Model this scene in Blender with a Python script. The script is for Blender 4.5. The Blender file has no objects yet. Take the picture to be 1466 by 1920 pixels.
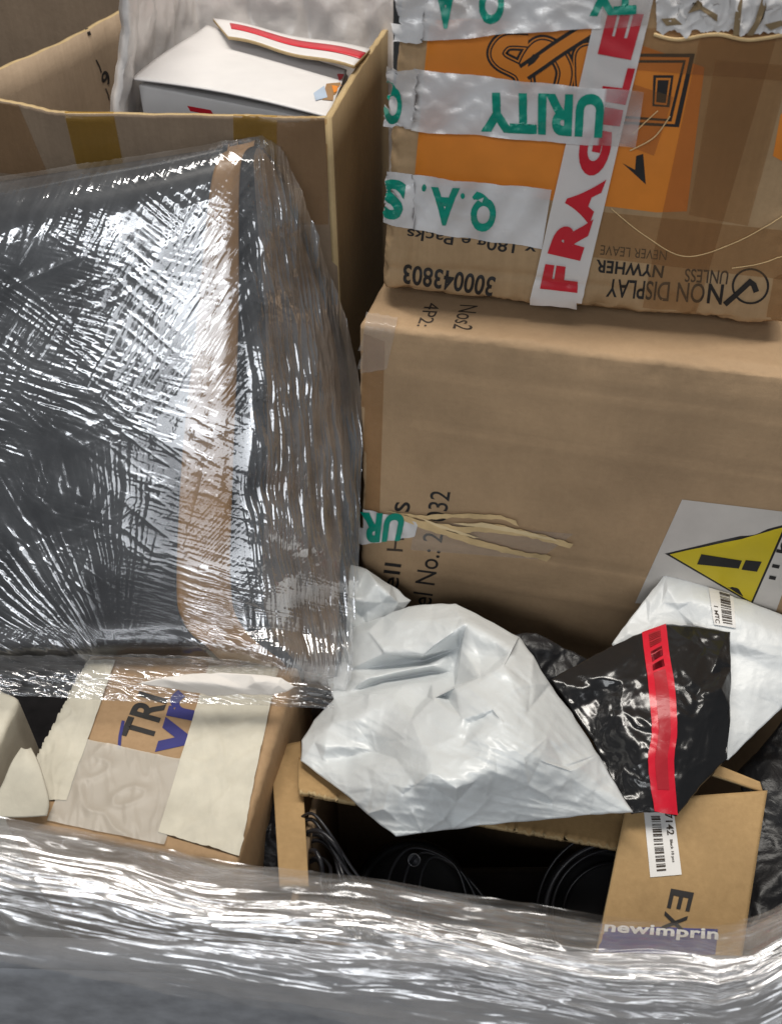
import bpy, bmesh, math, random
import numpy as np
from mathutils import Vector, geometry
from mathutils.bvhtree import BVHTree
random.seed(7)
S = bpy.context.scene
COL = S.collection

# ------------------------------------------------------------------ camera
PITCH = math.radians(40.0)
CAM = np.array([0.0, 0.0, 1.30])
F, CX, CY = 1700.0, 733.0, 960.0          # focal length and centre in the photograph's own pixels
FWD = np.array([0, math.cos(PITCH), -math.sin(PITCH)])
UP = np.array([0, math.sin(PITCH), math.cos(PITCH)])
RT = np.array([1.0, 0, 0])
cd = bpy.data.cameras.new('camera')
cam = bpy.data.objects.new('camera', cd)
COL.objects.link(cam)
cam.location = CAM
cam.rotation_euler = (math.pi / 2 - PITCH, 0, 0)
cd.sensor_fit = 'VERTICAL'
cd.sensor_height = 24.0
cd.lens = 24.0 * F / 1920.0
cd.clip_start = 0.02
cd.clip_end = 60
cd.dof.use_dof = True
cd.dof.focus_distance = 0.82
cd.dof.aperture_fstop = 4.5
S.camera = cam

# ------------------------------------------------------------------ light
w = bpy.data.worlds.new('World')
S.world = w
w.use_nodes = True
w.node_tree.nodes['Background'].inputs[0].default_value = (0.80, 0.90, 1.0, 1)
w.node_tree.nodes['Background'].inputs[1].default_value = 0.085

def area(name, loc, target, sx, sy, power, col=(1, 1, 1)):
    l = bpy.data.lights.new(name, 'AREA')
    l.shape = 'RECTANGLE'
    l.size, l.size_y, l.energy, l.color = sx, sy, power, col
    o = bpy.data.objects.new(name, l)
    COL.objects.link(o)
    o.location = loc
    o.rotation_euler = (Vector(target) - Vector(loc)).to_track_quat('-Z', 'Y').to_euler()
    return o
area('ceiling_or_fill_lamp', (-0.35, 0.95, 3.1), (0, 0.65, 0.8), 0.30, 1.8, 42, (1.0, 0.95, 0.87))
area('ceiling_or_fill_lamp', (0.70, 0.75, 3.1), (0, 0.65, 0.8), 0.30, 1.8, 28, (1.0, 0.95, 0.87))
area('ceiling_or_fill_lamp', (-0.9, -1.7, 2.5), (-0.1, 0.65, 0.8), 1.8, 0.45, 20, (0.95, 0.98, 1.0))
area('ceiling_or_fill_lamp', (0.1, -2.4, 2.0), (-0.1, 0.65, 0.85), 2.4, 1.0, 19, (0.95, 0.98, 1.0))  # unseen soft front fill added behind the camera
S.view_settings.view_transform = 'Standard'
S.view_settings.look = 'None'
S.view_settings.gamma = 1
S.view_settings.exposure = 0.0
S.cycles.max_bounces = 10
S.cycles.transparent_max_bounces = 16
S.cycles.sample_clamp_indirect = 6

# ------------------------------------------------------------------ helpers: pixels of the photograph -> space
def ray(x, y):
    return FWD + RT * ((x - CX) / F) + UP * ((CY - y) / F)
def at(x, y, d):
    return CAM + ray(x, y) * d
def at_z(x, y, z):
    r = ray(x, y)
    return CAM + r * ((z - CAM[2]) / r[2])
def on_plane(x, y, o, n):
    r = ray(x, y)
    return CAM + r * (np.dot(np.array(o) - CAM, n) / np.dot(r, n))

# ------------------------------------------------------------------ noise
_rs = np.random.RandomState(3)
_perm = _rs.permutation(256)
_perm = np.concatenate([_perm, _perm])
_grad = _rs.normal(size=(256, 3))
_grad /= np.linalg.norm(_grad, axis=1)[:, None]
def pn(p):
    p = np.asarray(p, float)
    i = np.floor(p).astype(int)
    f = p - i
    u = f * f * f * (f * (f * 6 - 15) + 10)
    r = 0
    for dx in (0, 1):
        for dy in (0, 1):
            for dz in (0, 1):
                h = _perm[(_perm[(_perm[(i[:, 0] + dx) & 255] + i[:, 1] + dy) & 255] + i[:, 2] + dz) & 255]
                g = _grad[h]
                dd = f - np.array([dx, dy, dz])
                wt = (u[:, 0] if dx else 1 - u[:, 0]) * (u[:, 1] if dy else 1 - u[:, 1]) * (u[:, 2] if dz else 1 - u[:, 2])
                r = r + wt * (g * dd).sum(1)
    return r * 1.5
def fbm(p, oct=4, gain=0.5):
    r, a = 0, 1.0
    p = np.asarray(p, float)
    for k in range(oct):
        r = r + a * pn(p + 17.3 * k)
        p = p * 2.03
        a *= gain
    return r
def ridge(p, oct=3, gain=0.5):
    r, a = 0, 1.0
    p = np.asarray(p, float)
    for k in range(oct):
        r = r + a * (1 - 2.2 * np.abs(pn(p + 31.7 * k)))
        p = p * 2.1
        a *= gain
    return r

def crease(p, k=2.5, width=2.6):
    """thin ridges on an otherwise flat sheet"""
    return np.clip(1 - width * np.abs(pn(p)), 0, 1) ** k

# ------------------------------------------------------------------ materials
class N:
    def __init__(s, name):
        s.m = bpy.data.materials.new(name)
        s.m.use_nodes = True
        s.t = s.m.node_tree
        s.t.nodes.clear()
        s.out = s.t.nodes.new('ShaderNodeOutputMaterial')
    def n(s, ty, **kw):
        nd = s.t.nodes.new(ty)
        for k, v in kw.items():
            if k.startswith('i_'):
                key = k[2:].replace('_', ' ')
                nd.inputs[key if key in nd.inputs else int(k[2:])].default_value = v
            else:
                setattr(nd, k, v)
        return nd
    def l(s, a, b):
        s.t.links.new(a, b)
def c4(c):
    return (c[0], c[1], c[2], 1)
def noise_node(k, vec, scale, detail=4, rough=0.55):
    nz = k.n('ShaderNodeTexNoise', i_Scale=scale, i_Detail=detail, i_Roughness=rough)
    k.l(vec, nz.inputs['Vector'])
    return nz
def ramp(k, fac, stops):
    r = k.n('ShaderNodeValToRGB')
    el = r.color_ramp.elements
    while len(el) < len(stops):
        el.new(0.5)
    for e, (p, c) in zip(el, stops):
        e.position = p
        e.color = c4(c)
    k.l(fac, r.inputs[0])
    return r

def mat_card(name, col, rough=0.75, var=0.16, flute=0.05, fdir=0, dirt=0.25, grain=0.22):
    k = N(name)
    tc = k.n('ShaderNodeTexCoord')
    v = tc.outputs['Object']
    n1 = noise_node(k, v, 9, 5)
    n2 = noise_node(k, v, 140, 6, 0.7)
    lo = [c * (1 - var) for c in col]
    hi = [min(1, c * (1 + var)) for c in col]
    r1 = ramp(k, n1.outputs[0], [(0.3, lo), (0.7, hi)])
    mp = k.n('ShaderNodeMapping')
    mp.inputs['Scale'].default_value = (220, 220, 12)
    k.l(v, mp.inputs[0])
    n3 = noise_node(k, mp.outputs[0], 1, 3)
    mx = k.n('ShaderNodeMix', data_type='RGBA', blend_type='MULTIPLY')
    mx.inputs[0].default_value = dirt
    k.l(r1.outputs[0], mx.inputs[6])
    r2 = ramp(k, n2.outputs[0], [(0.25, (0.55, 0.5, 0.45)), (0.7, (1, 1, 1))])
    k.l(r2.outputs[0], mx.inputs[7])
    mx2 = k.n('ShaderNodeMix', data_type='RGBA', blend_type='MULTIPLY')
    mx2.inputs[0].default_value = grain
    r3 = ramp(k, n3.outputs[0], [(0.3, (0.6, 0.57, 0.52)), (0.7, (1, 1, 1))])
    k.l(mx.outputs[2], mx2.inputs[6])
    k.l(r3.outputs[0], mx2.inputs[7])
    p = k.n('ShaderNodeBsdfPrincipled', i_Roughness=rough)
    p.inputs['Specular IOR Level'].default_value = 0.3
    k.l(mx2.outputs[2], p.inputs['Base Color'])
    wv = k.n('ShaderNodeTexWave', i_Scale=52, i_Distortion=0.6)
    wv.bands_direction = 'XYZ'[fdir]
    k.l(v, wv.inputs[0])
    ad = k.n('ShaderNodeMath', operation='MULTIPLY_ADD')
    ad.inputs[1].default_value = flute
    k.l(wv.outputs['Fac'], ad.inputs[0])
    k.l(n2.outputs[0], ad.inputs[2])
    b = k.n('ShaderNodeBump', i_Strength=0.35, i_Distance=0.0012)
    k.l(ad.outputs[0], b.inputs['Height'])
    k.l(b.outputs[0], p.inputs['Normal'])
    k.l(p.outputs[0], k.out.inputs[0])
    return k.m

def mat_plain(name, col, rough=0.5, spec=0.4, var=0.08, bump=0.0, bscale=60, metal=0.0):
    k = N(name)
    tc = k.n('ShaderNodeTexCoord')
    n1 = noise_node(k, tc.outputs['Object'], 40, 5)
    r1 = ramp(k, n1.outputs[0], [(0.3, [c * (1 - var) for c in col]), (0.7, [min(1, c * (1 + var)) for c in col])])
    p = k.n('ShaderNodeBsdfPrincipled', i_Roughness=rough, i_Metallic=metal)
    p.inputs['Specular IOR Level'].default_value = spec
    k.l(r1.outputs[0], p.inputs['Base Color'])
    if bump:
        n2 = noise_node(k, tc.outputs['Object'], bscale, 5, 0.6)
        b = k.n('ShaderNodeBump', i_Strength=bump, i_Distance=0.002)
        k.l(n2.outputs[0], b.inputs['Height'])
        k.l(b.outputs[0], p.inputs['Normal'])
    k.l(p.outputs[0], k.out.inputs[0])
    return k.m

def mat_mailer(name, col, rough, bump, scale=38, spec=0.5, coat=0.0, dist=0.004):
    k = N(name)
    tc = k.n('ShaderNodeTexCoord')
    v = tc.outputs['Object']
    nw = noise_node(k, v, 14, 3)
    add = k.n('ShaderNodeVectorMath', operation='MULTIPLY_ADD')
    add.inputs[1].default_value = (0.05, 0.05, 0.05)
    k.l(nw.outputs['Color'], add.inputs[0])
    k.l(v, add.inputs[2])
    vo = k.n('ShaderNodeTexVoronoi', feature='DISTANCE_TO_EDGE', i_Scale=scale)
    k.l(add.outputs[0], vo.inputs['Vector'])
    n2 = noise_node(k, add.outputs[0], scale * 2.2, 4, 0.55)
    ab = k.n('ShaderNodeMath', operation='SUBTRACT')
    ab.inputs[1].default_value = 0.5
    k.l(n2.outputs[0], ab.inputs[0])
    ab2 = k.n('ShaderNodeMath', operation='ABSOLUTE')
    k.l(ab.outputs[0], ab2.inputs[0])
    ad = k.n('ShaderNodeMath', operation='MULTIPLY_ADD')
    ad.inputs[1].default_value = 0.8
    k.l(vo.outputs['Distance'], ad.inputs[0])
    k.l(ab2.outputs[0], ad.inputs[2])
    b = k.n('ShaderNodeBump', i_Strength=bump, i_Distance=dist)
    k.l(ad.outputs[0], b.inputs['Height'])
    n1 = noise_node(k, v, 11, 4)
    r1 = ramp(k, n1.outputs[0], [(0.3, [c * 0.93 for c in col]), (0.7, [min(1, c * 1.05) for c in col])])
    p = k.n('ShaderNodeBsdfPrincipled', i_Roughness=rough)
    p.inputs['Specular IOR Level'].default_value = spec
    p.inputs['Coat Weight'].default_value = coat
    p.inputs['Coat Roughness'].default_value = 0.15
    k.l(r1.outputs[0], p.inputs['Base Color'])
    k.l(b.outputs[0], p.inputs['Normal'])
    k.l(p.outputs[0], k.out.inputs[0])
    return k.m

def mat_film(name, lo, hi, rough=0.14, col=(0.85, 0.86, 0.88), bscale=90, bstr=0.06, gloss=0.86):
    """clear stretch film: the point attribute dens holds layers and, on the package, a painted highlight"""
    k = N(name)
    at_ = k.n('ShaderNodeAttribute', attribute_name='dens')
    mr = k.n('ShaderNodeMapRange')
    mr.inputs['To Min'].default_value = lo
    mr.inputs['To Max'].default_value = hi
    k.l(at_.outputs['Fac'], mr.inputs['Value'])
    tc = k.n('ShaderNodeTexCoord')
    n2 = noise_node(k, tc.outputs['Object'], bscale, 3, 0.6)
    b = k.n('ShaderNodeBump', i_Strength=bstr, i_Distance=0.0015)
    k.l(n2.outputs[0], b.inputs['Height'])
    g = k.n('ShaderNodeBsdfPrincipled', i_Roughness=rough)
    g.inputs['Base Color'].default_value = c4(col)
    g.inputs['Specular IOR Level'].default_value = 1.0
    g.inputs['IOR'].default_value = 1.9
    k.l(b.outputs[0], g.inputs['Normal'])
    gl = k.n('ShaderNodeBsdfGlossy', i_Roughness=rough * 0.8)
    gl.inputs['Color'].default_value = (0.95, 0.96, 1, 1)
    k.l(b.outputs[0], gl.inputs['Normal'])
    m1 = k.n('ShaderNodeMixShader')
    m1.inputs[0].default_value = gloss
    k.l(g.outputs[0], m1.inputs[1])
    k.l(gl.outputs[0], m1.inputs[2])
    tr = k.n('ShaderNodeBsdfTransparent')
    tr.inputs[0].default_value = (0.95, 0.95, 0.95, 1)
    m2 = k.n('ShaderNodeMixShader')
    k.l(mr.outputs[0], m2.inputs[0])
    k.l(tr.outputs[0], m2.inputs[1])
    k.l(m1.outputs[0], m2.inputs[2])
    k.l(m2.outputs[0], k.out.inputs[0])
    return k.m

def mat_tape(name, tint, body, fac, rough=0.22, bump=0.15, attr=False):
    """see-through packing tape: tinted transparency under a gloss"""
    k = N(name)
    tc = k.n('ShaderNodeTexCoord')
    n2 = noise_node(k, tc.outputs['Object'], 90, 4, 0.6)
    b = k.n('ShaderNodeBump', i_Strength=bump, i_Distance=0.002)
    k.l(n2.outputs[0], b.inputs['Height'])
    p = k.n('ShaderNodeBsdfPrincipled', i_Roughness=rough)
    p.inputs['Base Color'].default_value = c4(body)
    p.inputs['Specular IOR Level'].default_value = 0.6
    k.l(b.outputs[0], p.inputs['Normal'])
    tr = k.n('ShaderNodeBsdfTransparent')
    tr.inputs[0].default_value = c4(tint)
    m2 = k.n('ShaderNodeMixShader')
    m2.inputs[0].default_value = fac
    if attr:
        k.l(k.n('ShaderNodeAttribute', attribute_name='dens').outputs['Fac'], m2.inputs[0])
    k.l(tr.outputs[0], m2.inputs[1])
    k.l(p.outputs[0], m2.inputs[2])
    k.l(m2.outputs[0], k.out.inputs[0])
    return k.m

M = {}
M['card'] = mat_card('tan_cardboard', (0.385, 0.252, 0.14))
M['card_big'] = mat_card('large_carton_cardboard', (0.42, 0.285, 0.168), flute=0.05, fdir=2, var=0.15, dirt=0.22, grain=0.06)
M['card_pale'] = mat_card('pale_cardboard', (0.42, 0.285, 0.16))
M['card_grey_shade'] = mat_card('shaded_greyish_cardboard', (0.225, 0.165, 0.115))  # greyish card with the open carton's shade put into its colour
M['card_brown_shade'] = mat_card('shaded_brown_card', (0.25, 0.18, 0.10))  # brown darkened to hold the shade of the carton's right wall
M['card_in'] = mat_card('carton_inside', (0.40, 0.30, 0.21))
M['card_flap'] = mat_card('flap_cardboard', (0.40, 0.26, 0.12))
M['card_edge'] = mat_card('cut_cardboard_edge', (0.46, 0.34, 0.18), flute=0.5)
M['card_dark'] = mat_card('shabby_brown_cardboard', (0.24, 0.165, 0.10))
M['fibre'] = mat_plain('torn_paper_fibre', (0.62, 0.45, 0.24), 0.8, 0.2, 0.15, 0.4, 200)
M['white_card'] = mat_plain('white_coated_card', (0.62, 0.60, 0.595), 0.5, 0.35, 0.03)
M['white_paper'] = mat_plain('white_paper', (0.70, 0.66, 0.62), 0.7, 0.2, 0.06, 0.15, 60)
M['sticker'] = mat_plain('white_sticker', (0.72, 0.70, 0.68), 0.45, 0.4, 0.03)
M['label_white'] = mat_plain('label_white', (0.60, 0.56, 0.52), 0.5, 0.35, 0.05, 0.1, 20)
M['ink'] = mat_plain('black_ink', (0.022, 0.020, 0.020), 0.6, 0.3, 0.2)
M['ink_soft'] = mat_plain('faded_black_ink', (0.06, 0.045, 0.035), 0.7, 0.2, 0.3)
M['red'] = mat_plain('red_ink', (0.50, 0.015, 0.028), 0.35, 0.45, 0.06)
M['green'] = mat_plain('green_ink', (0.0, 0.24, 0.17), 0.35, 0.45, 0.08)
M['navy'] = mat_plain('navy_ink', (0.03, 0.03, 0.16), 0.6, 0.3, 0.15)
M['orange'] = mat_plain('orange_print', (0.66, 0.215, 0.026), 0.5, 0.35, 0.06, 0.08, 30)
M['yellow'] = mat_plain('yellow_print', (0.62, 0.48, 0.02), 0.45, 0.4, 0.05)
M['cream'] = mat_plain('cream_paper_tape', (0.56, 0.525, 0.435), 0.6, 0.3, 0.1, 0.35, 45)
M['sec'] = mat_tape('white_printed_tape', (0.9, 0.88, 0.86), (0.72, 0.71, 0.72), 0.80, 0.17, 0.3, True)
M['frag'] = mat_tape('white_fragile_tape', (0.9, 0.88, 0.86), (0.72, 0.69, 0.68), 0.86, 0.28, 0.2)
M['btape'] = mat_tape('brown_packing_tape', (0.925, 0.845, 0.75), (0.33, 0.21, 0.12), 0.20, 0.16, 0.35)
M['ytape'] = mat_tape('amber_packing_tape', (0.85, 0.70, 0.38), (0.32, 0.20, 0.05), 0.30, 0.25)
M['ctape'] = mat_tape('clear_packing_tape', (0.96, 0.94, 0.91), (0.62, 0.58, 0.54), 0.22, 0.15, 0.4)
M['ctape_w'] = mat_tape('milky_packing_tape', (0.93, 0.91, 0.88), (0.58, 0.545, 0.48), 0.62, 0.42, 0.14)
M['bandtape'] = mat_plain('brown_tape_band', (0.28, 0.16, 0.072), 0.35, 0.5, 0.12, 0.3, 50)
M['poly'] = mat_mailer('white_poly_mailer', (0.61, 0.635, 0.645), 0.30, 0.26, 17, 0.5)
M['poly2'] = mat_mailer('white_poly_mailer_smooth', (0.66, 0.68, 0.69), 0.38, 0.22, 40, 0.45)
M['black_poly'] = mat_mailer('black_poly_mailer', (0.012, 0.012, 0.013), 0.20, 0.25, 11, 0.6)
M['black_dull'] = mat_mailer('dull_black_plastic', (0.014, 0.014, 0.016), 0.38, 0.4, 30, 0.4)
M['black'] = mat_plain('black_plastic', (0.014, 0.014, 0.016), 0.3, 0.5, 0.1)
M['black_soft'] = mat_plain('matt_black_plastic', (0.006, 0.006, 0.007), 0.55, 0.12, 0.1)
M['cable'] = mat_plain('black_cable_rubber', (0.016, 0.016, 0.019), 0.3, 0.4, 0.1)
M['wrap_dark'] = mat_plain('dark_wrapped_sheet', (0.022, 0.023, 0.027), 0.4, 0.4, 0.2, 0.2, 40)
M['film'] = mat_film('stretch_film_layers', 0.035, 0.44, 0.17, gloss=0.78)
M['film_rim'] = mat_film('stretch_film_bunched', 0.02, 0.56, 0.26, (0.84, 0.80, 0.77), gloss=0.6)
M['foam'] = mat_mailer('white_foam_wrap', (0.72, 0.68, 0.66), 0.3, 0.25, 22, 0.5, 0.3)
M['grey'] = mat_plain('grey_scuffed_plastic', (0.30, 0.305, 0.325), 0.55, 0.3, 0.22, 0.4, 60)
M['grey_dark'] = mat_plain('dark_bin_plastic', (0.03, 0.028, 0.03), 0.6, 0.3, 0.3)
M['floor'] = mat_plain('concrete', (0.16, 0.155, 0.15), 0.8, 0.2, 0.3, 0.4, 20)
M['metal'] = mat_plain('brushed_knob', (0.45, 0.45, 0.47), 0.3, 0.5, 0.1, metal=0.9)

# ------------------------------------------------------------------ mesh building
ORG = {}
_font = []
_tcache = {}
def text2d(s, bold=0.0, step=0.12):
    """flat triangles of a piece of lettering, scaled to the unit square"""
    key = (s, bold, step)
    if key in _tcache:
        return _tcache[key]
    cu = bpy.data.curves.new('lettering', 'FONT')
    cu.body = s
    cu.offset = bold
    cu.resolution_u = 5
    cu.space_character = 1.0 + 1.6 * bold
    o = bpy.data.objects.new('lettering', cu)
    COL.objects.link(o)
    bpy.context.view_layer.update()
    me = o.evaluated_get(bpy.context.evaluated_depsgraph_get()).to_mesh()
    bm = bmesh.new()
    bm.from_mesh(me)
    bpy.data.objects.remove(o)
    bpy.data.curves.remove(cu)
    bmesh.ops.remove_doubles(bm, verts=bm.verts, dist=1e-5)
    for _ in range(5):
        bmesh.ops.triangulate(bm, faces=bm.faces)
        es = [e for e in bm.edges if e.calc_length() > step]
        if not es:
            break
        bmesh.ops.subdivide_edges(bm, edges=es, cuts=1)
    bmesh.ops.triangulate(bm, faces=bm.faces)
    bm.verts.index_update()
    v = np.array([[q.co.x, q.co.y] for q in bm.verts])
    f = [[q.index for q in p.verts] for p in bm.faces]
    bm.free()
    v = (v - v.min(0)) / np.maximum(v.max(0) - v.min(0), 1e-6)
    _tcache[key] = (v, f)
    return v, f

def bil(q, u, v):
    """q = bottom-left, bottom-right, top-right, top-left"""
    q = [np.array(p, float) for p in q]
    u = np.asarray(u)[:, None]
    v = np.asarray(v)[:, None]
    return q[0] * (1 - u) * (1 - v) + q[1] * u * (1 - v) + q[2] * u * v + q[3] * (1 - u) * v

class MB:
    def __init__(s):
        s.v, s.f, s.m, s.attr, s.n = [], [], [], [], 0
        s._bvh = None
    def add(s, verts, faces, mat=0, attr=None):
        verts = np.asarray(verts, float)
        k = s.n
        s.v.append(verts)
        s.attr.append(np.full(len(verts), 0.5) if attr is None else np.asarray(attr, float))
        s.f += [[i + k for i in f] for f in faces]
        s.m += [mat] * len(faces) if isinstance(mat, int) else list(mat)
        s.n += len(verts)
        s._bvh = None
    def grid(s, P, mat=0, attr=None, flip=False):
        nr, nc = P.shape[:2]
        f = []
        for i in range(nr - 1):
            for j in range(nc - 1):
                a = i * nc + j
                q = [a, a + 1, a + nc + 1, a + nc]
                f.append(q[::-1] if flip else q)
        s.add(P.reshape(-1, 3), f, mat, None if attr is None else attr.reshape(-1))
    def slab(s, P, back, mat=0, mat_edge=None):
        """grid P thickened by the vector field back (same shape or one vector)"""
        nr, nc = P.shape[:2]
        Q = P + back
        idx = np.arange(nr * nc).reshape(nr, nc)
        f, m = [], []
        for i in range(nr - 1):
            for j in range(nc - 1):
                a, b, c, d = idx[i, j], idx[i, j + 1], idx[i + 1, j + 1], idx[i + 1, j]
                f.append([a, b, c, d]); m.append(mat)
                o = nr * nc
                f.append([d + o, c + o, b + o, a + o]); m.append(mat)
        loop = list(idx[0, :]) + list(idx[1:, -1]) + list(idx[-1, -2::-1]) + list(idx[-2:0:-1, 0])
        e = mat if mat_edge is None else mat_edge
        for a, b in zip(loop, loop[1:] + loop[:1]):
            f.append([b, a, a + nr * nc, b + nr * nc]); m.append(e)
        s.add(np.concatenate([P.reshape(-1, 3), Q.reshape(-1, 3)]), f, m)
    def tube(s, pts, r, mat=0, seg=8, closed=False):
        pts = [np.array(p, float) for p in pts]
        n = len(pts)
        V, Fc = [], []
        up = np.array([0.13, 0.21, 0.97])
        for i, p in enumerate(pts):
            t = pts[min(i + 1, n - 1)] - pts[max(i - 1, 0)]
            t /= np.linalg.norm(t) + 1e-9
            a = np.cross(t, up); a /= np.linalg.norm(a) + 1e-9
            b = np.cross(t, a)
            rr = r[i] if hasattr(r, '__len__') else r
            for k in range(seg):
                an = 2 * math.pi * k / seg
                V.append(p + rr * (math.cos(an) * a + math.sin(an) * b))
        for i in range(n - 1):
            for k in range(seg):
                k2 = (k + 1) % seg
                Fc.append([i * seg + k, i * seg + k2, (i + 1) * seg + k2, (i + 1) * seg + k])
        Fc.append(list(range(seg))[::-1])
        Fc.append([(n - 1) * seg + k for k in range(seg)])
        s.add(V, Fc, mat)
    def hexbox(s, c, rnd=0.006, seg=(50, 50, 20), amp=0.0012, crush=0.004, seed=0, mat=0, fold=None):
        """closed carton on eight corners (front bl br tr tl, back bl br tr tl), rounded, battered along its edges"""
        c = [np.array(p, float) for p in c]
        dim = np.array([np.linalg.norm(c[1] - c[0]), np.linalg.norm(c[3] - c[0]), np.linalg.norm(c[4] - c[0])])
        ax = []
        for k in range(3):
            e = np.array([0, .35, .75, 1.0, 1.6, 2.6]) * rnd / dim[k]
            ax.append(np.concatenate([e, np.linspace(e[-1], 1 - e[-1], seg[k])[1:-1], 1 - e[::-1]]))
        nn = [len(a) for a in ax]
        idx, P, Fc = {}, [], []
        def vid(i, j, k):
            key = (i, j, k)
            if key not in idx:
                idx[key] = len(P)
                P.append((ax[0][i], ax[1][j], ax[2][k]))
            return idx[key]
        for i in range(nn[0] - 1):
            for j in range(nn[1] - 1):
                Fc.append([vid(i, j, 0), vid(i + 1, j, 0), vid(i + 1, j + 1, 0), vid(i, j + 1, 0)])
                k = nn[2] - 1
                Fc.append([vid(i, j + 1, k), vid(i + 1, j + 1, k), vid(i + 1, j, k), vid(i, j, k)])
        for i in range(nn[0] - 1):
            for k in range(nn[2] - 1):
                Fc.append([vid(i, 0, k + 1), vid(i + 1, 0, k + 1), vid(i + 1, 0, k), vid(i, 0, k)])
                j = nn[1] - 1
                Fc.append([vid(i, j, k), vid(i + 1, j, k), vid(i + 1, j, k + 1), vid(i, j, k + 1)])
        for j in range(nn[1] - 1):
            for k in range(nn[2] - 1):
                Fc.append([vid(0, j, k), vid(0, j + 1, k), vid(0, j + 1, k + 1), vid(0, j, k + 1)])
                i = nn[0] - 1
                Fc.append([vid(i, j, k + 1), vid(i, j + 1, k + 1), vid(i, j + 1, k), vid(i, j, k)])
        u = np.array(P)
        q = u * dim
        inn = np.clip(q, rnd, dim - rnd)
        d = q - inn
        L = np.linalg.norm(d, axis=1)[:, None]
        nrm = np.where(L > 1e-9, d / np.maximum(L, 1e-9), 0)
        q = inn + nrm * rnd
        u = q / dim
        x, y, z = u[:, 0:1], u[:, 1:2], u[:, 2:3]
        def tri(x, y, z):
            fr = c[0] * (1 - x) * (1 - y) + c[1] * x * (1 - y) + c[2] * x * y + c[3] * (1 - x) * y
            bk = c[4] * (1 - x) * (1 - y) + c[5] * x * (1 - y) + c[6] * x * y + c[7] * (1 - x) * y
            return fr * (1 - z) + bk * z
        X = tri(x, y, z)
        E = [c[1] - c[0], c[3] - c[0], c[4] - c[0]]
        E = [e / np.linalg.norm(e) for e in E]
        wn = nrm[:, 0:1] * E[0] + nrm[:, 1:2] * E[1] + nrm[:, 2:3] * E[2]
        ds = np.sort(np.minimum(q, dim - q), axis=1)
        edge = np.exp(-(ds[:, 1] / (rnd * 2.5)) ** 2)              # near an edge of the box
        lump = fbm(X * 7 + seed, 3) * amp
        dent = -np.abs(fbm(X * 42 + seed * 3.1, 3, 0.6)) * crush * edge
        h = lump + dent
        if fold is not None:
            h = h + fold(u, dim)
        s.add(X + wn * h[:, None], Fc, mat)
    # --- decals laid on an already built surface
    def bvh(s):
        if s._bvh is None:
            V = np.concatenate(s.v)
            ok = ~np.isnan(V[:, 0])
            s._bvh = BVHTree.FromPolygons([tuple(p) for p in np.nan_to_num(V)], [f for f in s.f if all(ok[i] for i in f)])
        return s._bvh
    def hit(s, x, y):
        r = Vector(ray(x, y)).normalized()
        h = s.bvh().ray_cast(Vector(CAM), r)
        s._miss = h[0] is None
        if h[0] is None:
            p = s._last if hasattr(s, '_last') else 0.85
            p = CAM + ray(x, y) * p
            h = s.bvh().find_nearest(Vector(p))
            n = Vector(h[1])
            if n.dot(r) > 0: n = -n
            return np.array(h[0]), np.array(n)
        n = Vector(h[1])
        if n.dot(r) > 0: n = -n
        s._last = float(np.dot(np.array(h[0]) - CAM, FWD))
        return np.array(h[0]), np.array(n)
    def decal(s, surf, q, nu=12, nv=8, off=0.0006, mat=0, wrinkle=None, warp=None, dens=None):
        U, V = np.meshgrid(np.linspace(0, 1, nu), np.linspace(0, 1, nv))
        px = bil(q, U.ravel(), V.ravel())
        if warp is not None:
            px = px + warp(U.ravel(), V.ravel())
        out = []
        for k, (x, y) in enumerate(px):
            p, n = surf.hit(x, y)
            o = off
            if wrinkle is not None:
                o = off + max(0, wrinkle(U.ravel()[k], V.ravel()[k], x, y))
            out.append(p + n * o if not surf._miss else p * np.nan)
        s.grid(np.array(out).reshape(nv, nu, 3), mat, np.full((nv, nu), 0.85) if dens is None else dens(U, V), flip=True)
    def text(s, surf, t, q, off=0.0009, mat=0, bold=0.0, step=0.12):
        v, f = text2d(t, bold, step)
        px = bil(q, v[:, 0], v[:, 1])
        out = []
        for x, y in px:
            p, n = surf.hit(x, y)
            out.append(p + n * off if not surf._miss else p * np.nan)
        s.add(out, f, mat)
    def poly(s, surf, pts, off=0.0006, mat=0, step=18):
        """polygon drawn on a surface"""
        vs = [Vector((float(x), float(y))) for x, y in pts]
        xs = [p[0] for p in pts]; ys = [p[1] for p in pts]
        n0 = len(vs)
        ed = [(i, (i + 1) % n0) for i in range(n0)]
        for gx in np.arange(min(xs) + step / 2, max(xs), step):
            for gy in np.arange(min(ys) + step / 2, max(ys), step):
                vs.append(Vector((gx + random.uniform(-2, 2), gy + random.uniform(-2, 2))))
        r = geometry.delaunay_2d_cdt(vs, ed, [], 1, 1e-4)
        out = []
        for p in r[0]:
            a, n = surf.hit(p.x, p.y)
            out.append(a + n * off if not surf._miss else a * np.nan)
        s.add(out, [list(f) for f in r[2]], mat)
    def build(s, name, mats, parent=None, base=None, smooth=True):
        V = np.concatenate(s.v)
        A_ = np.concatenate(s.attr)
        ok = ~np.isnan(V[:, 0])
        if not ok.all():
            keep = [k for k, f in enumerate(s.f) if all(ok[i] for i in f)]
            new = np.cumsum(ok) - 1
            s.f = [[int(new[i]) for i in s.f[k]] for k in keep]
            s.m = [s.m[k] for k in keep]
            V, A_ = V[ok], A_[ok]
        if parent is not None:
            org = ORG[parent.name]
        else:
            org = np.array(base if base is not None else [V[:, 0].mean(), V[:, 1].mean(), V[:, 2].min()])
        me = bpy.data.meshes.new(name)
        me.from_pydata((V - org).tolist(), [], s.f)
        if not isinstance(mats, (list, tuple)):
            mats = [mats]
        for m in mats:
            me.materials.append(m)
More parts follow.
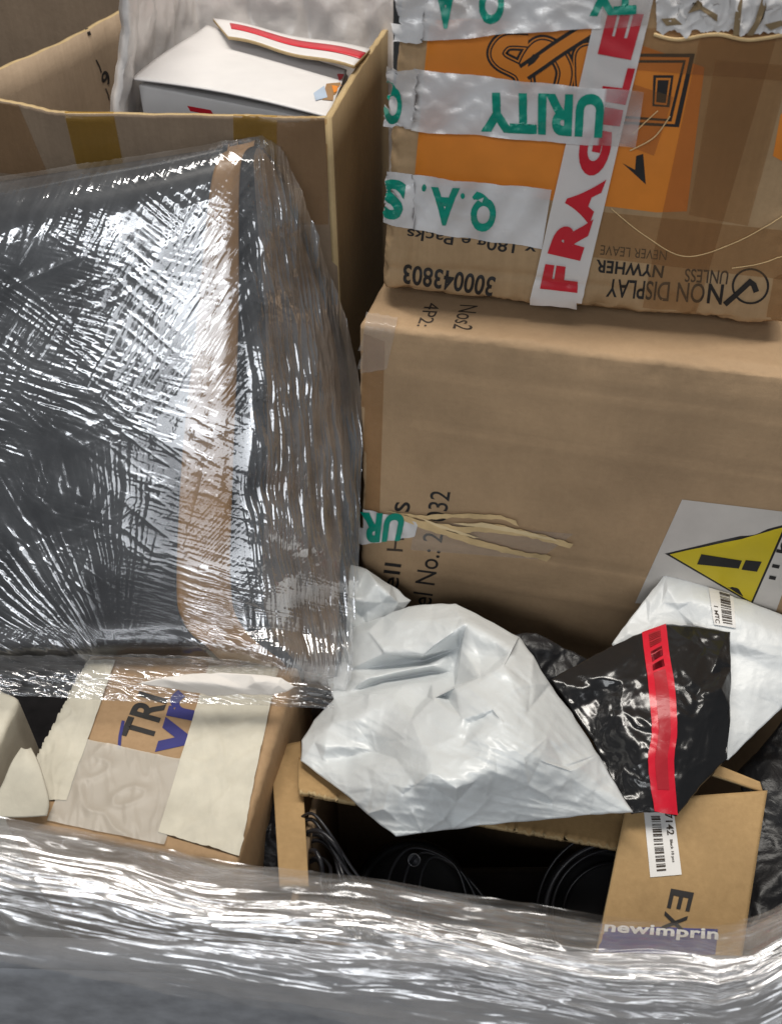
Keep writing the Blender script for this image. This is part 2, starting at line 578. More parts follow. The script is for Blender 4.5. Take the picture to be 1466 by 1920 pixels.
        me.polygons.foreach_set('material_index', np.array(s.m, dtype=np.int32))
        if smooth:
            me.polygons.foreach_set('use_smooth', np.ones(len(me.polygons), dtype=bool))
        a = me.attributes.new('dens', 'FLOAT', 'POINT')
        a.data.foreach_set('value', A_.astype(np.float32))
        me.update()
        o = bpy.data.objects.new(name, me)
        COL.objects.link(o)
        if parent is not None:
            o.parent = parent
        else:
            o.location = org
        ORG[o.name] = org
        return o

def write(parent, surf, items):
    for s_, q_, off_, mk, bold_ in items:
        m_ = MB()
        m_.text(surf, s_, q_, off_, 0, bold_)
        m_.build('lettering', M[mk], parent)
def tag(o, label, cat, group=None, kind=None):
    o['label'] = label
    if cat: o['category'] = cat
    if group: o['group'] = group
    if kind: o['kind'] = kind
    return o
def thing(name, label, cat, base, group=None):
    o = bpy.data.objects.new(name, None)
    o.empty_display_size = 0.05
    COL.objects.link(o)
    o.location = base
    ORG[o.name] = np.array(base, float)
    return tag(o, label, cat, group)

def catmull(P, n):
    """resample control rows (k x c x d) along axis 0"""
    k = P.shape[0]
    t = np.linspace(0, k - 1, n)
    i = np.minimum(t.astype(int), k - 2)
    f = (t - i)[:, None, None]
    g = lambda j: P[np.clip(j, 0, k - 1)]
    p0, p1, p2, p3 = g(i - 1), g(i), g(i + 1), g(i + 2)
    a = 0.5 * (2 * p1 + (p2 - p0) * f + (2 * p0 - 5 * p1 + 4 * p2 - p3) * f ** 2 + (3 * p1 - p0 - 3 * p2 + p3) * f ** 3)
    return a
def surface(P, nr, nc):
    A = catmull(P, nr)
    return catmull(A.transpose(1, 0, 2), nc).transpose(1, 0, 2)
def to3(G):
    """grid of (px, py, depth) -> grid of points"""
    r = FWD + ((G[..., 0:1] - CX) / F) * RT + ((CY - G[..., 1:2]) / F) * UP
    return CAM + r * G[..., 2:3]
def normals(X):
    du = np.gradient(X, axis=1)
    dv = np.gradient(X, axis=0)
    n = np.cross(du, dv)
    n /= np.linalg.norm(n, axis=2)[..., None] + 1e-12
    vw = CAM - X
    sgn = np.sign((n * vw).sum(2))[..., None]
    sgn[sgn == 0] = 1
    return n * sgn

def chains(pts, *lines):
    r = []
    for L in lines:
        ix = [min(range(len(pts)), key=lambda k: abs(pts[k][0] - 540 - .4502 * a) + abs(pts[k][1] - 1040 - .4502 * b)) for a, b in L]
        r += list(zip(ix, ix[1:]))
    return r
def crumpled(outline, inner, dfun, back=0.012, levels=4, smooth=5, amp=0.0016, freq=0.022, seed=0, creases=(), soft=2, hs=1.0, extra=None):
    """soft flat bag: facets between hand-set folds, rounded, with fine crumples. points are (px, py, height in mm)"""
    pts = list(outline) + list(inner)
    n0 = len(outline)
    vs = [Vector((p[0], p[1])) for p in pts]
    ed = [(i, (i + 1) % n0) for i in range(n0)] + list(creases)
    r = geometry.delaunay_2d_cdt(vs, ed, [], 1, 1e-4)
    V2 = [(p.x, p.y) for p in r[0]]
    H = []
    for k, src in enumerate(r[3]):
        H.append(pts[src[0]][2] if len(src) else 20)
    V = np.array([[a, b, h] for (a, b), h in zip(V2, H)], float)
    T = [list(f) for f in r[2]]
    def relax(V, T, it):
        ec = {}
        for t in T:
            for a, b in ((0, 1), (1, 2), (2, 0)):
                k = (min(t[a], t[b]), max(t[a], t[b]))
                ec[k] = ec.get(k, 0) + 1
        E = np.array(list(ec.keys()))
        bnd = np.zeros(len(V), bool)
        for k, c in ec.items():
            if c == 1:
                bnd[k[0]] = bnd[k[1]] = True
        for _ in range(it):
            sm, ct = np.zeros(len(V)), np.zeros(len(V))
            for a, b in ((0, 1), (1, 0)):
                np.add.at(sm, E[:, a], V[E[:, b], 2])
                np.add.at(ct, E[:, a], 1)
            nv = 0.45 * V[:, 2] + 0.55 * sm / ct
            V[:, 2] = np.where(bnd, V[:, 2], nv)
        return bnd
    for lev in range(levels):
        mid, NT, VL = {}, [], V.tolist()
        def m(a, b):
            k = (min(a, b), max(a, b))
            if k not in mid:
                mid[k] = len(VL)
                VL.append([(VL[a][q] + VL[b][q]) / 2 for q in range(3)])
            return mid[k]
        for a, b, c in T:
            x, y, z = m(a, b), m(b, c), m(c, a)
            NT += [[a, x, z], [x, b, y], [z, y, c], [x, y, z]]
        V, T = np.array(VL), NT
        if lev in (1, 2):
            relax(V, T, soft)
    bnd = relax(V, T, smooth)
    q = np.column_stack([V[:, 0] * freq, V[:, 1] * freq, np.full(len(V), seed * 5.3)])
    wq = q + 0.6 * np.column_stack([pn(q * 0.6 + 3), pn(q * 0.6 + 9), np.zeros(len(V))])
    cr = ridge(wq * 0.5, 3, 0.5) * amp + fbm(wq * 0.35 + 5, 2) * amp * 1.2
    jit = np.column_stack([pn(q * 1.5 + 40), pn(q * 1.5 + 50)]) * 2.2
    V[:, :2] += np.where(bnd[:, None], jit, 0)
    if extra is not None:
        cr = cr + extra(V[:, 0], V[:, 1])
    h = V[:, 2] * hs / 1000.0 + np.where(bnd, 0, cr)
    d = np.array([dfun(a, b) for a, b in V[:, :2]])
    fr = to3(np.column_stack([V[:, 0], V[:, 1], d - h]))
    inn = np.where(~bnd)[0]
    bk = to3(np.column_stack([V[inn, 0], V[inn, 1], d[inn] + back]))
    mp = np.arange(len(V))
    mp[inn] = len(V) + np.arange(len(inn))
    mb = MB()
    # image y runs down: flip so that normals look at the camera
    mb.add(np.concatenate([fr, bk]), [t[::-1] for t in T] + [[mp[i] for i in t] for t in T], 0)
    return mb

# ------------------------------------------------------------------ setting
mb = MB()
mb.grid(np.array([[(-8, -6, 0), (8, -6, 0)], [(-8, 10, 0), (8, 10, 0)]], float))
tag(mb.build('floor', M['floor'], base=(0, 0, 0)), 'grey concrete floor under the loaded container', None, kind='structure')

# container that holds the parcels
box = thing('container', 'grey scuffed container wall below the film wrapped rim', 'container', (0, 0.9, 0.0))
def wall(mb, a, b, z0, z1, th, mat=0, n=30):
    a, b = np.array(a, float), np.array(b, float)
    P = np.zeros((n, n, 3))
    for i, zz in enumerate(np.linspace(z0, z1, n)):
        for j, t in enumerate(np.linspace(0, 1, n)):
            p = a * (1 - t) + b * t
            P[i, j] = (p[0], p[1], zz)
    mb.slab(P, np.array(th), mat)
mb = MB(); wall(mb, (-0.80, 0.318), (0.80, 0.275), 0.004, 0.596, (0.003, 0.018, 0)); mb.build('near_wall', M['grey'], box)
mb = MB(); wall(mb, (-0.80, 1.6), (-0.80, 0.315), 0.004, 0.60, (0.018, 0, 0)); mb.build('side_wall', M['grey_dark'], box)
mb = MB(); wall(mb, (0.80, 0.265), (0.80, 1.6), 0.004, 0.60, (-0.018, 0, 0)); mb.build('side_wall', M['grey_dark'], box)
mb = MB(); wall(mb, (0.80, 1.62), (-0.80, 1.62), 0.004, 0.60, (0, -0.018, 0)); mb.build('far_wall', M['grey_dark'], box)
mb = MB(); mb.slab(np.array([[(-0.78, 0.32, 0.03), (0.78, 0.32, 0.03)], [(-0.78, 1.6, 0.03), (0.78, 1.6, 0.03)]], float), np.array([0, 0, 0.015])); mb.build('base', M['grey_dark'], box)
mb = MB(); mb.tube([(-0.80, 0.326, 0.603), (0, 0.304, 0.603), (0.80, 0.283, 0.603)], 0.011, seg=12); mb.build('rim', M['grey'], box)
BASE = 0.045

# ------------------------------------------------------------------ large plain carton
th14 = math.radians(14)
U14 = np.array([math.cos(th14), -math.sin(th14), 0]); W14 = np.array([math.sin(th14), math.cos(th14), 0])
Z = np.array([0, 0, 1.0])
TL = at(672, 606, 0.803)
zt = TL[2]
def c_big():
    tl = TL; tr = TL + U14 * 0.60
    bl = np.array([tl[0] - 0.012, tl[1] - 0.004, BASE]); br = np.array([tr[0], tr[1], BASE])
    return [bl, br, tr, tl, bl + W14 * .40, br + W14 * .40, tr + W14 * .40, tl + W14 * .40]
def fold_big(u, dim):
    b = (1 - u[:, 1]) * dim[1]
    fr = (u[:, 2] < 0.02)
    x = u[:, 0] * dim[0]
    h = 0
    for yy, am, wd in ((0.036, -.0010, .0025), (0.047, .0009, .003), (0.093, -.0012, .0022), (0.10, .0006, .003), (0.235, -.0014, .002), (0.285, .0009, .003)):
        h = h + am * np.exp(-((b - yy - 0.006 * x - .001 * np.sin(x * 17)) / wd) ** 2) * np.clip(x * 14, 0, 1)
    h = h - 0.004 * np.exp(-(((b - 0.0) / .02) ** 2)) * np.clip((x - .1) * 6, 0, 1) * (0.6 + 0.4 * np.sin(x * 31) * np.sin(x * 13))
    h = h + 0.005 * np.sin(np.clip(x / .6, 0, 1) * math.pi) * np.sin(np.clip(b / .5, 0, 1) * math.pi)
    return np.where(fr, h, 0)
big = thing('large_carton', 'large plain tan cardboard carton with a yellow warning label, under the orange-printed carton', 'carton', (0.3, 0.85, BASE))
bigS = MB()
bigS.hexbox(c_big(), 0.007, (150, 150, 30), 0.0024, 0.0022, 1, fold=fold_big)
bigS.build('body', M['card_big'], big)
# writing
write(big, bigS, [
    ('el No.: 20032', [(808, 1137), (845, 923), (808, 918), (771, 1132)], 0.0004, 'ink', 0.004),
    ('ell', [(746, 1108), (753, 1058), (722, 1054), (714, 1105)], 0.0004, 'ink', 0.004),
    ('H', [(755, 1034), (758, 1008), (728, 1006), (725, 1032)], 0.0004, 'ink_soft', 0.0),
    ('s', [(768, 960), (770, 942), (742, 940), (738, 958)], 0.0004, 'ink', 0.004),
    ('4P2:', [(798, 568), (781, 612), (808, 613), (826, 570)], 0.0004, 'ink_soft', 0.0),
    ('Nos2', [(862, 572), (848, 616), (884, 621), (896, 574)], 0.0004, 'ink_soft', 0.0),
])
# brown tape over the left corner
t = MB()
t.decal(bigS, [(664, 960), (712, 960), (722, 640), (676, 622)], 8, 40, 0.0007, 0)
t.build('packing_tape', M['btape'], big)
t = MB()
t.decal(bigS, [(668, 700), (726, 690), (746, 600), (690, 590)], 10, 16, 0.0012, 0, lambda u, v, x, y: 0.002 * abs(math.sin(u * 9 + v * 5)))
t.build('packing_tape', M['ctape'], big)
# printed tape torn across the front, with the torn fibre
t = MB()
t.decal(bigS, [(669, 1020), (778, 1004), (786, 976), (669, 948)], 24, 10, 0.0022, 0,
        lambda u, v, x, y: 0.0016 * math.sin(u * 12 + v * 3) ** 2)
t.text(bigS, 'UR', [(764, 958), (681, 956), (680, 1014), (752, 1009)], 0.0046, 1, 0.05)
t.text(bigS, 'I', [(675, 956), (669, 956), (669, 1014), (675, 1014)], 0.0046, 1, 0.05)
t.build('security_tape', [M['sec'], M['green']], big)
t = MB()
def strand(surf, pts, wd, off, mat=0, seg=14):
    P = np.array([(a, b, 0) for a, b in pts], float)[:, None, :]
    Q = catmull(P, seg)[:, 0, :2]
    G = []
    for i, (x, y) in enumerate(Q):
        tg = Q[min(i + 1, seg - 1)] - Q[max(i - 1, 0)]
        nn = np.array([-tg[1], tg[0]]) / (np.linalg.norm(tg) + 1e-6)
        w_ = wd * (1 - 0.55 * (i / seg)) * (1 + 0.25 * math.sin(i * 2.3))
        row = []
        for k, s_ in enumerate((-1, -0.3, 0.4, 1)):
            p, n = surf.hit(x + nn[0] * w_ * s_, y + nn[1] * w_ * s_)
            row.append(p + n * (off + (0.0004 if k in (1, 3) else 0) + 0.0012 * math.sin(i * .9 + x) ** 2))
        G.append(row)
    t.slab(np.array(G), np.array([0, 0.0003, 0]), mat)
t.decal(bigS, [(770, 1030), (1010, 1048), (1075, 1000), (780, 975)], 24, 8, 0.0009, 1)
def ragged(pts, off, mat, am=1.6):
    Q = []
    for (x0, y0), (x1, y1) in zip(pts, pts[1:] + pts[:1]):
        n_ = max(2, int(math.hypot(x1 - x0, y1 - y0) / 9))
        for k in range(n_):
            a = k / n_
            Q.append((x0 + (x1 - x0) * a + random.uniform(-am, am), y0 + (y1 - y0) * a + random.uniform(-am, am)))
    t.poly(bigS, Q, off, mat, 9)
ragged([(725, 956), (790, 963), (860, 960), (940, 962), (966, 974), (975, 984), (940, 970), (860, 967), (800, 971)], 0.0030, 0)
ragged([(740, 956), (780, 968), (840, 990), (900, 1008), (960, 1026), (1034, 1038), (1026, 1049), (960, 1034), (880, 1016), (810, 992), (760, 974)], 0.0036, 0)
ragged([(800, 972), (870, 984), (930, 978), (985, 990), (1075, 1014), (1068, 1022), (1000, 1004), (920, 992), (860, 994), (810, 984)], 0.0042, 0)
ragged([(850, 976), (905, 974), (960, 984), (1040, 1004), (1050, 1010), (960, 992), (900, 982)], 0.0050, 2, 0.8)
ragged([(790, 966), (830, 980), (900, 1003), (890, 1004), (820, 982)], 0.0046, 2, 0.8)
t.build('torn_strip', [M['fibre'], M['ctape'], mat_plain('pale_torn_fibre', (0.72, 0.56, 0.33), 0.8, 0.2, 0.12)], big)
# warning label
t = MB()
t.decal(bigS, [(1190, 1130), (1452, 1150), (1520, 965), (1278, 936)], 24, 16, 0.0006, 0)
t.poly(bigS, [(1246, 1037), (1476, 981), (1409, 1132)], 0.0010, 2)
t.poly(bigS, [(1255, 1038), (1468, 987), (1407, 1127)], 0.0013, 1)
t.poly(bigS, [(1314, 1037), (1390, 1049), (1384, 1064), (1306, 1056)], 0.0017, 2)
t.poly(bigS, [(1397, 1048), (1427, 1051), (1418, 1070), (1389, 1066)], 0.0017, 2)
t.text(bigS, '11 kg', [(1456, 1087), (1485, 1000), (1464, 996), (1440, 1084)], 0.0012, 2, 0.03)
t.build('warning_label', [M['label_white'], M['yellow'], M['ink']], big)

# ------------------------------------------------------------------ carton with the orange print
cr = thing('printed_carton', 'battered carton with orange print, red FRAGILE tape and green security tape, upside down', 'carton', (0.2, 0.85, zt))
BL = at_z(716, 548, zt + 0.014); BR = at_z(1482, 617, zt + 0.014)
un = BR - BL; un[2] = 0; un /= np.linalg.norm(un)
wn = np.array([-un[1], un[0], 0])
nf = -wn
TLc = on_plane(757, -70, BL, nf); TRc = on_plane(1565, -20, BL, nf)
BKD = 0.30
def fold_cr(u, dim):
    x, y = u[:, 0] * dim[0], u[:, 1] * dim[1]
    fr = u[:, 2] < 0.03
    h = 0.003 * np.sin(np.clip(u[:, 0], 0, 1) * math.pi) * np.sin(np.clip(u[:, 1], 0, 1) * math.pi)
    h = h - 0.0025 * np.exp(-((x - 0.022 - .004 * np.sin(y * 30)) / .003) ** 2)
    h = h - 0.0022 * np.exp(-((y - 0.022 - 0.006 * np.sin(x * 14)) / .004) ** 2)
    h = h - 0.004 * np.exp(-((y - 0.0) / .012) ** 2) * (0.5 + 0.5 * np.sin(x * 55) * np.cos(x * 21))
    return np.where(fr, h, 0)
crS = MB()
lo = lambda p, a, b: p + np.array([a, b, 0])
crS.hexbox([BL, BR, TRc, TLc, BL + wn * BKD - un * .037 - Z * .012, BR + wn * BKD - Z * .012, TRc + wn * BKD, TLc + wn * BKD - un * .03], 0.008, (110, 90, 30), 0.0028, 0.0045, 4, fold=fold_cr)
crS.build('body', M['card_pale'], cr)
t = MB()   # orange print with the drawn lettering
t.poly(crS, [(806, 30), (1000, 40), (1160, 70), (1320, 126), (1287, 396), (1230, 398), (1150, 388), (1030, 375), (776, 344)], 0.0004, 0)
t.poly(crS, [(1462, 215), (1490, 190), (1480, 310), (1448, 292)], 0.0004, 0)
def stroke(surf, pts, wd, off, mat):
    pts = np.array(pts, float)
    L, R = [], []
    n = len(pts)
    for i in range(n):
        tg = pts[min(i + 1, n - 1)] - pts[max(i - 1, 0)]
        nn = np.array([-tg[1], tg[0]]) / (np.linalg.norm(tg) + 1e-9)
        L.append(pts[i] + nn * wd / 2); R.append(pts[i] - nn * wd / 2)
    P = []
    for a, b in zip(L, R):
        p, nA = surf.hit(*a); q, nB = surf.hit(*b)
        P.append([p + nA * off, q + nB * off])
    t.grid(np.array(P), mat)
def curve(pts, n=40):
    return catmull(np.array([(a, b, 0) for a, b in pts], float)[:, None, :], n)[:, 0, :2]
sC = curve([(985, 62), (935, 64), (912, 95), (920, 122), (975, 150)])
for wd, off, m in ((0, 0, 0),):
    pass
# lettering drawn as nested outlines on the orange (upside down, half hidden under tape)
def outline_blob(pts, layers):
    for wd, off, m in layers:
        stroke(crS, pts, wd, off, m)
LAY = [(40, .0008, 1), (31, .0010, 0), (26, .0012, 1), (20, .0014, 0)]
outline_blob(curve([(990, 76), (950, 76), (932, 96), (940, 114), (975, 134), (985, 160)]), LAY)
outline_blob(curve([(985, 160), (985, 120), (1010, 86), (1040, 95), (1060, 130), (1055, 165)]), LAY)
outline_blob(curve([(1092, 170), (1090, 130), (1094, 98), (1130, 96)]), LAY)
outline_blob(curve([(982, 135), (1010, 116), (1050, 88), (1110, 50)]), [(34, .0016, 1), (20, .0018, 0)])
t.poly(crS, [(990, 112), (1000, 100), (1012, 104), (1002, 116), (990, 124)], 0.0020, 1, 8)
# the big letter at the right with its nested outlines
t.poly(crS, [(1170, 100), (1302, 100), (1272, 238), (1150, 232)], 0.0007, 1)
t.poly(crS, [(1174, 106), (1292, 107), (1264, 232), (1155, 226)], 0.0009, 0)
t.poly(crS, [(1178, 112), (1285, 112), (1258, 227), (1160, 221)], 0.0011, 1)
t.poly(crS, [(1182, 117), (1279, 117), (1253, 222), (1165, 216)], 0.0013, 0)
t.poly(crS, [(1224, 140), (1262, 140), (1254, 200), (1222, 198)], 0.0015, 1)
t.poly(crS, [(1229, 145), (1257, 145), (1249, 196), (1226, 194)], 0.0017, 0)
t.poly(crS, [(1232, 149), (1253, 149), (1247, 192), (1229, 190)], 0.0019, 1)
t.poly(crS, [(1192, 292), (1205, 288), (1210, 345), (1166, 305), (1190, 318)], 0.0008, 1)
t.build('orange_print', [M['orange'], M['ink']], cr)
t = MB()
write(cr, crS, [
    ('300043803', [(930, 519), (757, 494), (755, 531), (922, 556)], 0.0005, 'ink', 0.022),
    ('12 x 180g e Packs', [(1052, 452), (765, 422), (762, 448), (1046, 486)], 0.0005, 'ink', 0.012),
    ('N', [(1357, 533), (1328, 531), (1324, 568), (1352, 571)], 0.0005, 'ink', 0.02),
    ('ON D', [(1322, 531), (1234, 527), (1230, 564), (1318, 568)], 0.0005, 'ink_soft', 0.01),
    ('ISPLAY', [(1232, 527), (1140, 522), (1135, 556), (1228, 563)], 0.0005, 'ink', 0.012),
    ('UNLESS', [(1366, 507), (1284, 503), (1282, 528), (1362, 533)], 0.0005, 'ink_soft', 0.01),
    ('NYWHER', [(1245, 498), (1118, 486), (1116, 510), (1241, 521)], 0.0005, 'ink', 0.025),
    ('NEVER LEAVE', [(1250, 470), (1126, 459), (1124, 477), (1248, 488)], 0.0005, 'ink_soft', 0.0),
])
t = MB()
cc = np.array([(1406 + 33 * math.cos(a), 536 + 32 * math.sin(a)) for a in np.linspace(0, 2 * math.pi, 40)])
stroke(crS, cc, 4, 0.0006, 0)
stroke(crS, [(1358, 570), (1380, 551), (1408, 525)], 10, 0.0008, 0)
stroke(crS, [(1402, 526), (1412, 533), (1417, 547)], 11, 0.0007, 0)
t.build('emblem', M['ink'], cr)
# brown tape
def tape(parent, surf, q, mat, off, nu=14, nv=14, wr=None, name='packing_tape'):
    global t
    t = MB()
    t.decal(surf, q, nu, nv, off, 0, wr)
    return t.build(name, M[mat], parent)
tape(cr, crS, [(1200, 590), (1300, 600), (1480, -20), (1330, -20)], 'btape', 0.0022, 14, 40)
tape(cr, crS, [(1112, 480), (1466, 522), (1474, 430), (1130, 395)], 'btape', 0.0026, 24, 14)
tape(cr, crS, [(1150, 262), (1225, 290), (1262, 180), (1170, 150)], 'btape', 0.0030, 10, 10)
tape(cr, crS, [(1170, 128), (1480, 150), (1480, 55), (1180, 50)], 'btape', 0.0034, 20, 10)
tape(cr, crS, [(1290, 400), (1400, 420), (1480, 120), (1340, 110)], 'btape', 0.0038, 12, 30)
tape(cr, crS, [(1432, 610), (1490, 612), (1490, 500), (1448, 520)], 'btape', 0.0016, 8, 10)
# raised seams in the tape
t = MB()
def seam(surf, pts, r, off):
    Q = curve(pts, 30)
    m_ = MB()
    m_.tube([(lambda h: h[0] + h[1] * off)(surf.hit(x, y)) for x, y in Q], r, seg=6)
    m_.build('tape_crease', M['fibre'], cr)
seam(crS, [(1145, 388), (1210, 440), (1285, 478), (1380, 450), (1470, 400)], 0.0004, 0.0034)
seam(crS, [(1370, 500), (1420, 492), (1470, 475)], 0.0004, 0.0032)
seam(crS, [(1180, 280), (1225, 255), (1255, 215)], 0.0005, 0.0036)
seam(crS, [(1185, 250), (1210, 225), (1232, 205)], 0.0004, 0.0036)
seam(crS, [(1225, 62), (1270, 72), (1340, 62), (1400, 72), (1470, 62)], 0.0014, 0.0045)
# white torn paper at the top
t = MB()
random.seed(5)
tear = lambda u, v: np.column_stack([0 * u, (1 - v) * 14 * fbm(np.column_stack([u * 7, 0 * v, 0 * u + 5]), 4, .6)])
t.decal(crS, [(1230, 54), (1484, 58), (1484, -20), (1232, -20)], 110, 34, 0.0045, 0,
        lambda u, v, x, y: 0.0040 * float(crease(np.array([[x * .016, y * .008, 2.0]]), 1.2, 2)[0]) + 0.0016 * float(crease(np.array([[x * .04 + y * .02, y * .03, 5.0]]), 1.2, 2)[0]), warp=tear)
for q in ([(1284, 20), (1296, -8), (1318, 6), (1345, 26), (1340, 34), (1306, 18)], [(1372, 60), (1378, 20), (1384, -10), (1392, -8), (1386, 30), (1382, 62)],
          [(1396, 58), (1412, 34), (1430, -6), (1436, 0), (1420, 40), (1408, 60)], [(1236, 26), (1262, 30), (1276, 44), (1250, 44)], [(1432, 40), (1462, 34), (1466, 40), (1440, 48)]):
    t.poly(crS, [(x + random.uniform(-2, 2), y + random.uniform(-2, 2)) for x, y in q], 0.0098, 1, 8)
t.build('torn_paper', [M['white_card'], M['card_brown_shade']], cr)
# security tape, three lengths, lettering upside down
def wr_sec(s):
    def f(u, v, x, y):
        a = np.array([[x * 0.012 + s, y * 0.03 + s, s]])
        b = np.array([[x * 0.02 - y * .012 + s, y * 0.02 + x * .006, s + 4], [x * .05 + y * .03, y * .035, s]])
        c_ = crease(b, 1.6, 2.4)
        return (0.0018 * float(c_[0]) + 0.0008 * float(c_[1])) * (0.35 + 0.65 * (1 - u)) + 0.0010 * max(0, float(ridge(a, 2)[0])) * (1 - u) ** 1.2
    return f
def sec_tape(q, texts, off, s, thin=None):
    global t
    t = MB()
    sm = MB()
    sm.decal(crS, q, 80, 20, off, 0, wr_sec(s), warp=lambda u, v: np.column_stack([0 * u, 3 * np.sin(u * 7 + s) * (1 - u) + 1.0 * np.sin(u * 23 + s)]),
             dens=lambda U, V: np.clip(0.81 + 0.12 * np.sin(U * 11 + V * 2 + s) + 0.10 * np.sin(U * 29 - V * 5) - (0 if thin is None else 0.62 * (U > thin)), .1, .95))
    t.v, t.f, t.m, t.attr, t.n = list(sm.v), list(sm.f), list(sm.m), list(sm.attr), sm.n
    for st, tq in texts:
        t.text(sm, st, tq, 0.0008, 1, 0.05, 0.06)
    t.build('security_tape', [M['sec'], M['green']], cr)
sec_tape([(742, 76), (1212, 44), (1228, -60), (738, -50)], [('TY', [(1196, -44), (1100, -40), (1104, 30), (1192, 26)]), ('Q', [(946, -40), (898, -36), (898, 46), (944, 44)]), ('A', [(858, -36), (812, -34), (816, 54), (854, 54)])], 0.0068, 1.0, 0.82)
sec_tape([(718, 238), (1190, 272), (1206, 168), (728, 122)], [('URITY', [(1134, 176), (898, 172), (902, 246), (1128, 258)]), ('Q', [(756, 152), (722, 150), (720, 232), (752, 234)])], 0.0070, 2.3, 0.85)
sec_tape([(708, 416), (1016, 463), (1034, 352), (716, 318)], [('Q', [(934, 362), (886, 358), (880, 432), (926, 436)]), ('.', [(872, 362), (864, 361), (863, 372), (871, 373)]), ('A', [(862, 352), (808, 350), (812, 420), (852, 424)]), ('.', [(800, 346), (792, 345), (790, 358), (799, 359)]), ('S', [(762, 338), (716, 334), (714, 408), (752, 414)])], 0.0034, 4.1)
# fragile tape
t = MB(); sm = MB()
sm.decal(crS, [(990, 580), (1084, 588), (1230, -30), (1128, -30)], 14, 80, 0.0042, 0, lambda u, v, x, y: 0.0004 * math.sin(v * 40 + u * 3) ** 2 * (v > 0.45))
t.v, t.f, t.m, t.attr, t.n = list(sm.v), list(sm.f), list(sm.m), list(sm.attr), sm.n
for ch, q in zip('FRAGILE', ([(1082, 548), (1084, 502), (1022, 494), (1012, 540)], [(1087, 488), (1112, 410), (1052, 400), (1026, 474)],
                             [(1104, 420), (1136, 336), (1072, 352), (1050, 398)], [(1130, 334), (1152, 248), (1092, 238), (1078, 322)],
                             [(1162, 236), (1168, 206), (1134, 200), (1126, 232)], [(1172, 196), (1190, 128), (1140, 124), (1122, 188)], [(1182, 112), (1206, 26), (1140, 20), (1120, 100)])):
    t.text(sm, ch, q, 0.0013, 1, 0.07, 0.08)
t.build('fragile_tape', [M['frag'], M['red']], cr)

# ------------------------------------------------------------------ open carton, left
th8 = math.radians(8)
U8 = np.array([math.cos(th8), -math.sin(th8), 0]); W8 = np.array([math.sin(th8), math.cos(th8), 0])
RZ = 1.063
FRc = at_z(622, 222, RZ)
oc = thing('open_carton', 'open brown carton lined with white foam, holding a white carton', 'carton', (-0.25, 1.0, BASE))
front_n = -W8
# front panel: rim follows the sagging cut edge
rim_px = np.array([(-140, 176), (-40, 186), (0, 190), (34, 196), (62, 203), (92, 211), (130, 213), (240, 214), (400, 217), (520, 221), (590, 223), (622, 222)], float)
xs = np.interp(np.linspace(0, 1, 120), np.linspace(0, 1, len(rim_px)), rim_px[:, 0])
ys = np.interp(xs, rim_px[:, 0], rim_px[:, 1])
P = np.zeros((40, 120, 3))
for j in range(120):
    tp = on_plane(xs[j], ys[j] + 0.6 * math.sin(xs[j] * .05) + 0.4 * math.sin(xs[j] * .31), FRc, front_n)
    for i, s_ in enumerate(np.linspace(0, 1, 40) ** 1.6):
        P[i, j] = (tp[0], tp[1], tp[2] * (1 - s_) + BASE * s_)
nz = fbm(P.reshape(-1, 3) * 8, 3).reshape(40, 120) * 0.0018
P += (front_n * nz[..., None])
ocS = MB(); ocS.slab(P, W8 * 0.006, 0, 1)
ocS.build('front_panel', [M['card_grey_shade'], M['card_edge']], oc)
# right wall
RB = at_z(737, 36, RZ + 0.004)
P = np.zeros((30, 60, 3)); wd = RB - FRc
for j, t_ in enumerate(np.linspace(0, 1, 60)):
    tp = FRc + wd * t_ + np.array([0, 0, 0.002 * math.sin(t_ * 5) + 0.0004 * math.sin(t_ * 61)])
    for i, s_ in enumerate(np.linspace(0, 1, 30)):
        P[i, j] = (tp[0] + 0.006 * s_, tp[1], tp[2] * (1 - s_) + BASE * s_)
orS = MB(); orS.slab(P, np.array([-0.006, 0.001, 0]), 0, 1)
orS.build('side_panel', [M['card_brown_shade'], M['card_edge']], oc)
# left wall
LF = at_z(-115, 190, RZ) ; LF = on_plane(-118, 190, FRc, front_n) + W8 * 0.004
L1 = at_z(0, 134, RZ); L2 = at_z(272, 3, RZ + 0.004)
P = np.zeros((40, 80, 3))
for j, t_ in enumerate(np.linspace(0, 1, 80)):
    tp = L1 + (L2 - L1) * (t_ * 1.35 - 0.3) + np.array([0, 0, 0.0015 * math.sin(t_ * 9) + 0.0004 * math.sin(t_ * 47)])
    bend = 0.03 * max(0, t_ - 0.72) ** 1.0
    for i, s_ in enumerate(np.linspace(0, 1, 40)):
        P[i, j] = (tp[0] - 0.012 * s_ + bend * (0.3 + s_), tp[1], tp[2] * (1 - s_) + BASE * s_)
olS = MB(); olS.slab(P, np.array([-0.006, 0, 0]), 0, 1)
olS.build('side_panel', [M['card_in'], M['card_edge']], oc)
mb = MB(); wall(mb, L2 + np.array([0.02, 0.0, 0]), RB + np.array([-0.004, 0.06, 0]), BASE, RZ - 0.03, (0, 0.006, 0)); mb.build('back_panel', M['card_grey_shade'], oc)
t = MB()
t.text(olS, '9', [(201, 164), (211, 146), (195, 128), (188, 150)], 0.0006, 0, 0.02)
stroke(olS, [(180, 112), (187, 126), (190, 136)], 2.5, 0.0006, 0)
stroke(olS, [(198, 166), (203, 178), (205, 188)], 2.0, 0.0006, 0)
stroke(olS, [(150, 20), (157, 34), (163, 48)], 3, 0.0006, 0)
stroke(olS, [(163, 54), (166, 60), (168, 66)], 6, 0.0006, 0)
t.build('lettering', M['ink'], oc)
tape(oc, ocS, [(-20, 320), (96, 336), (36, 196), (-20, 190)], 'btape', 0.0010)
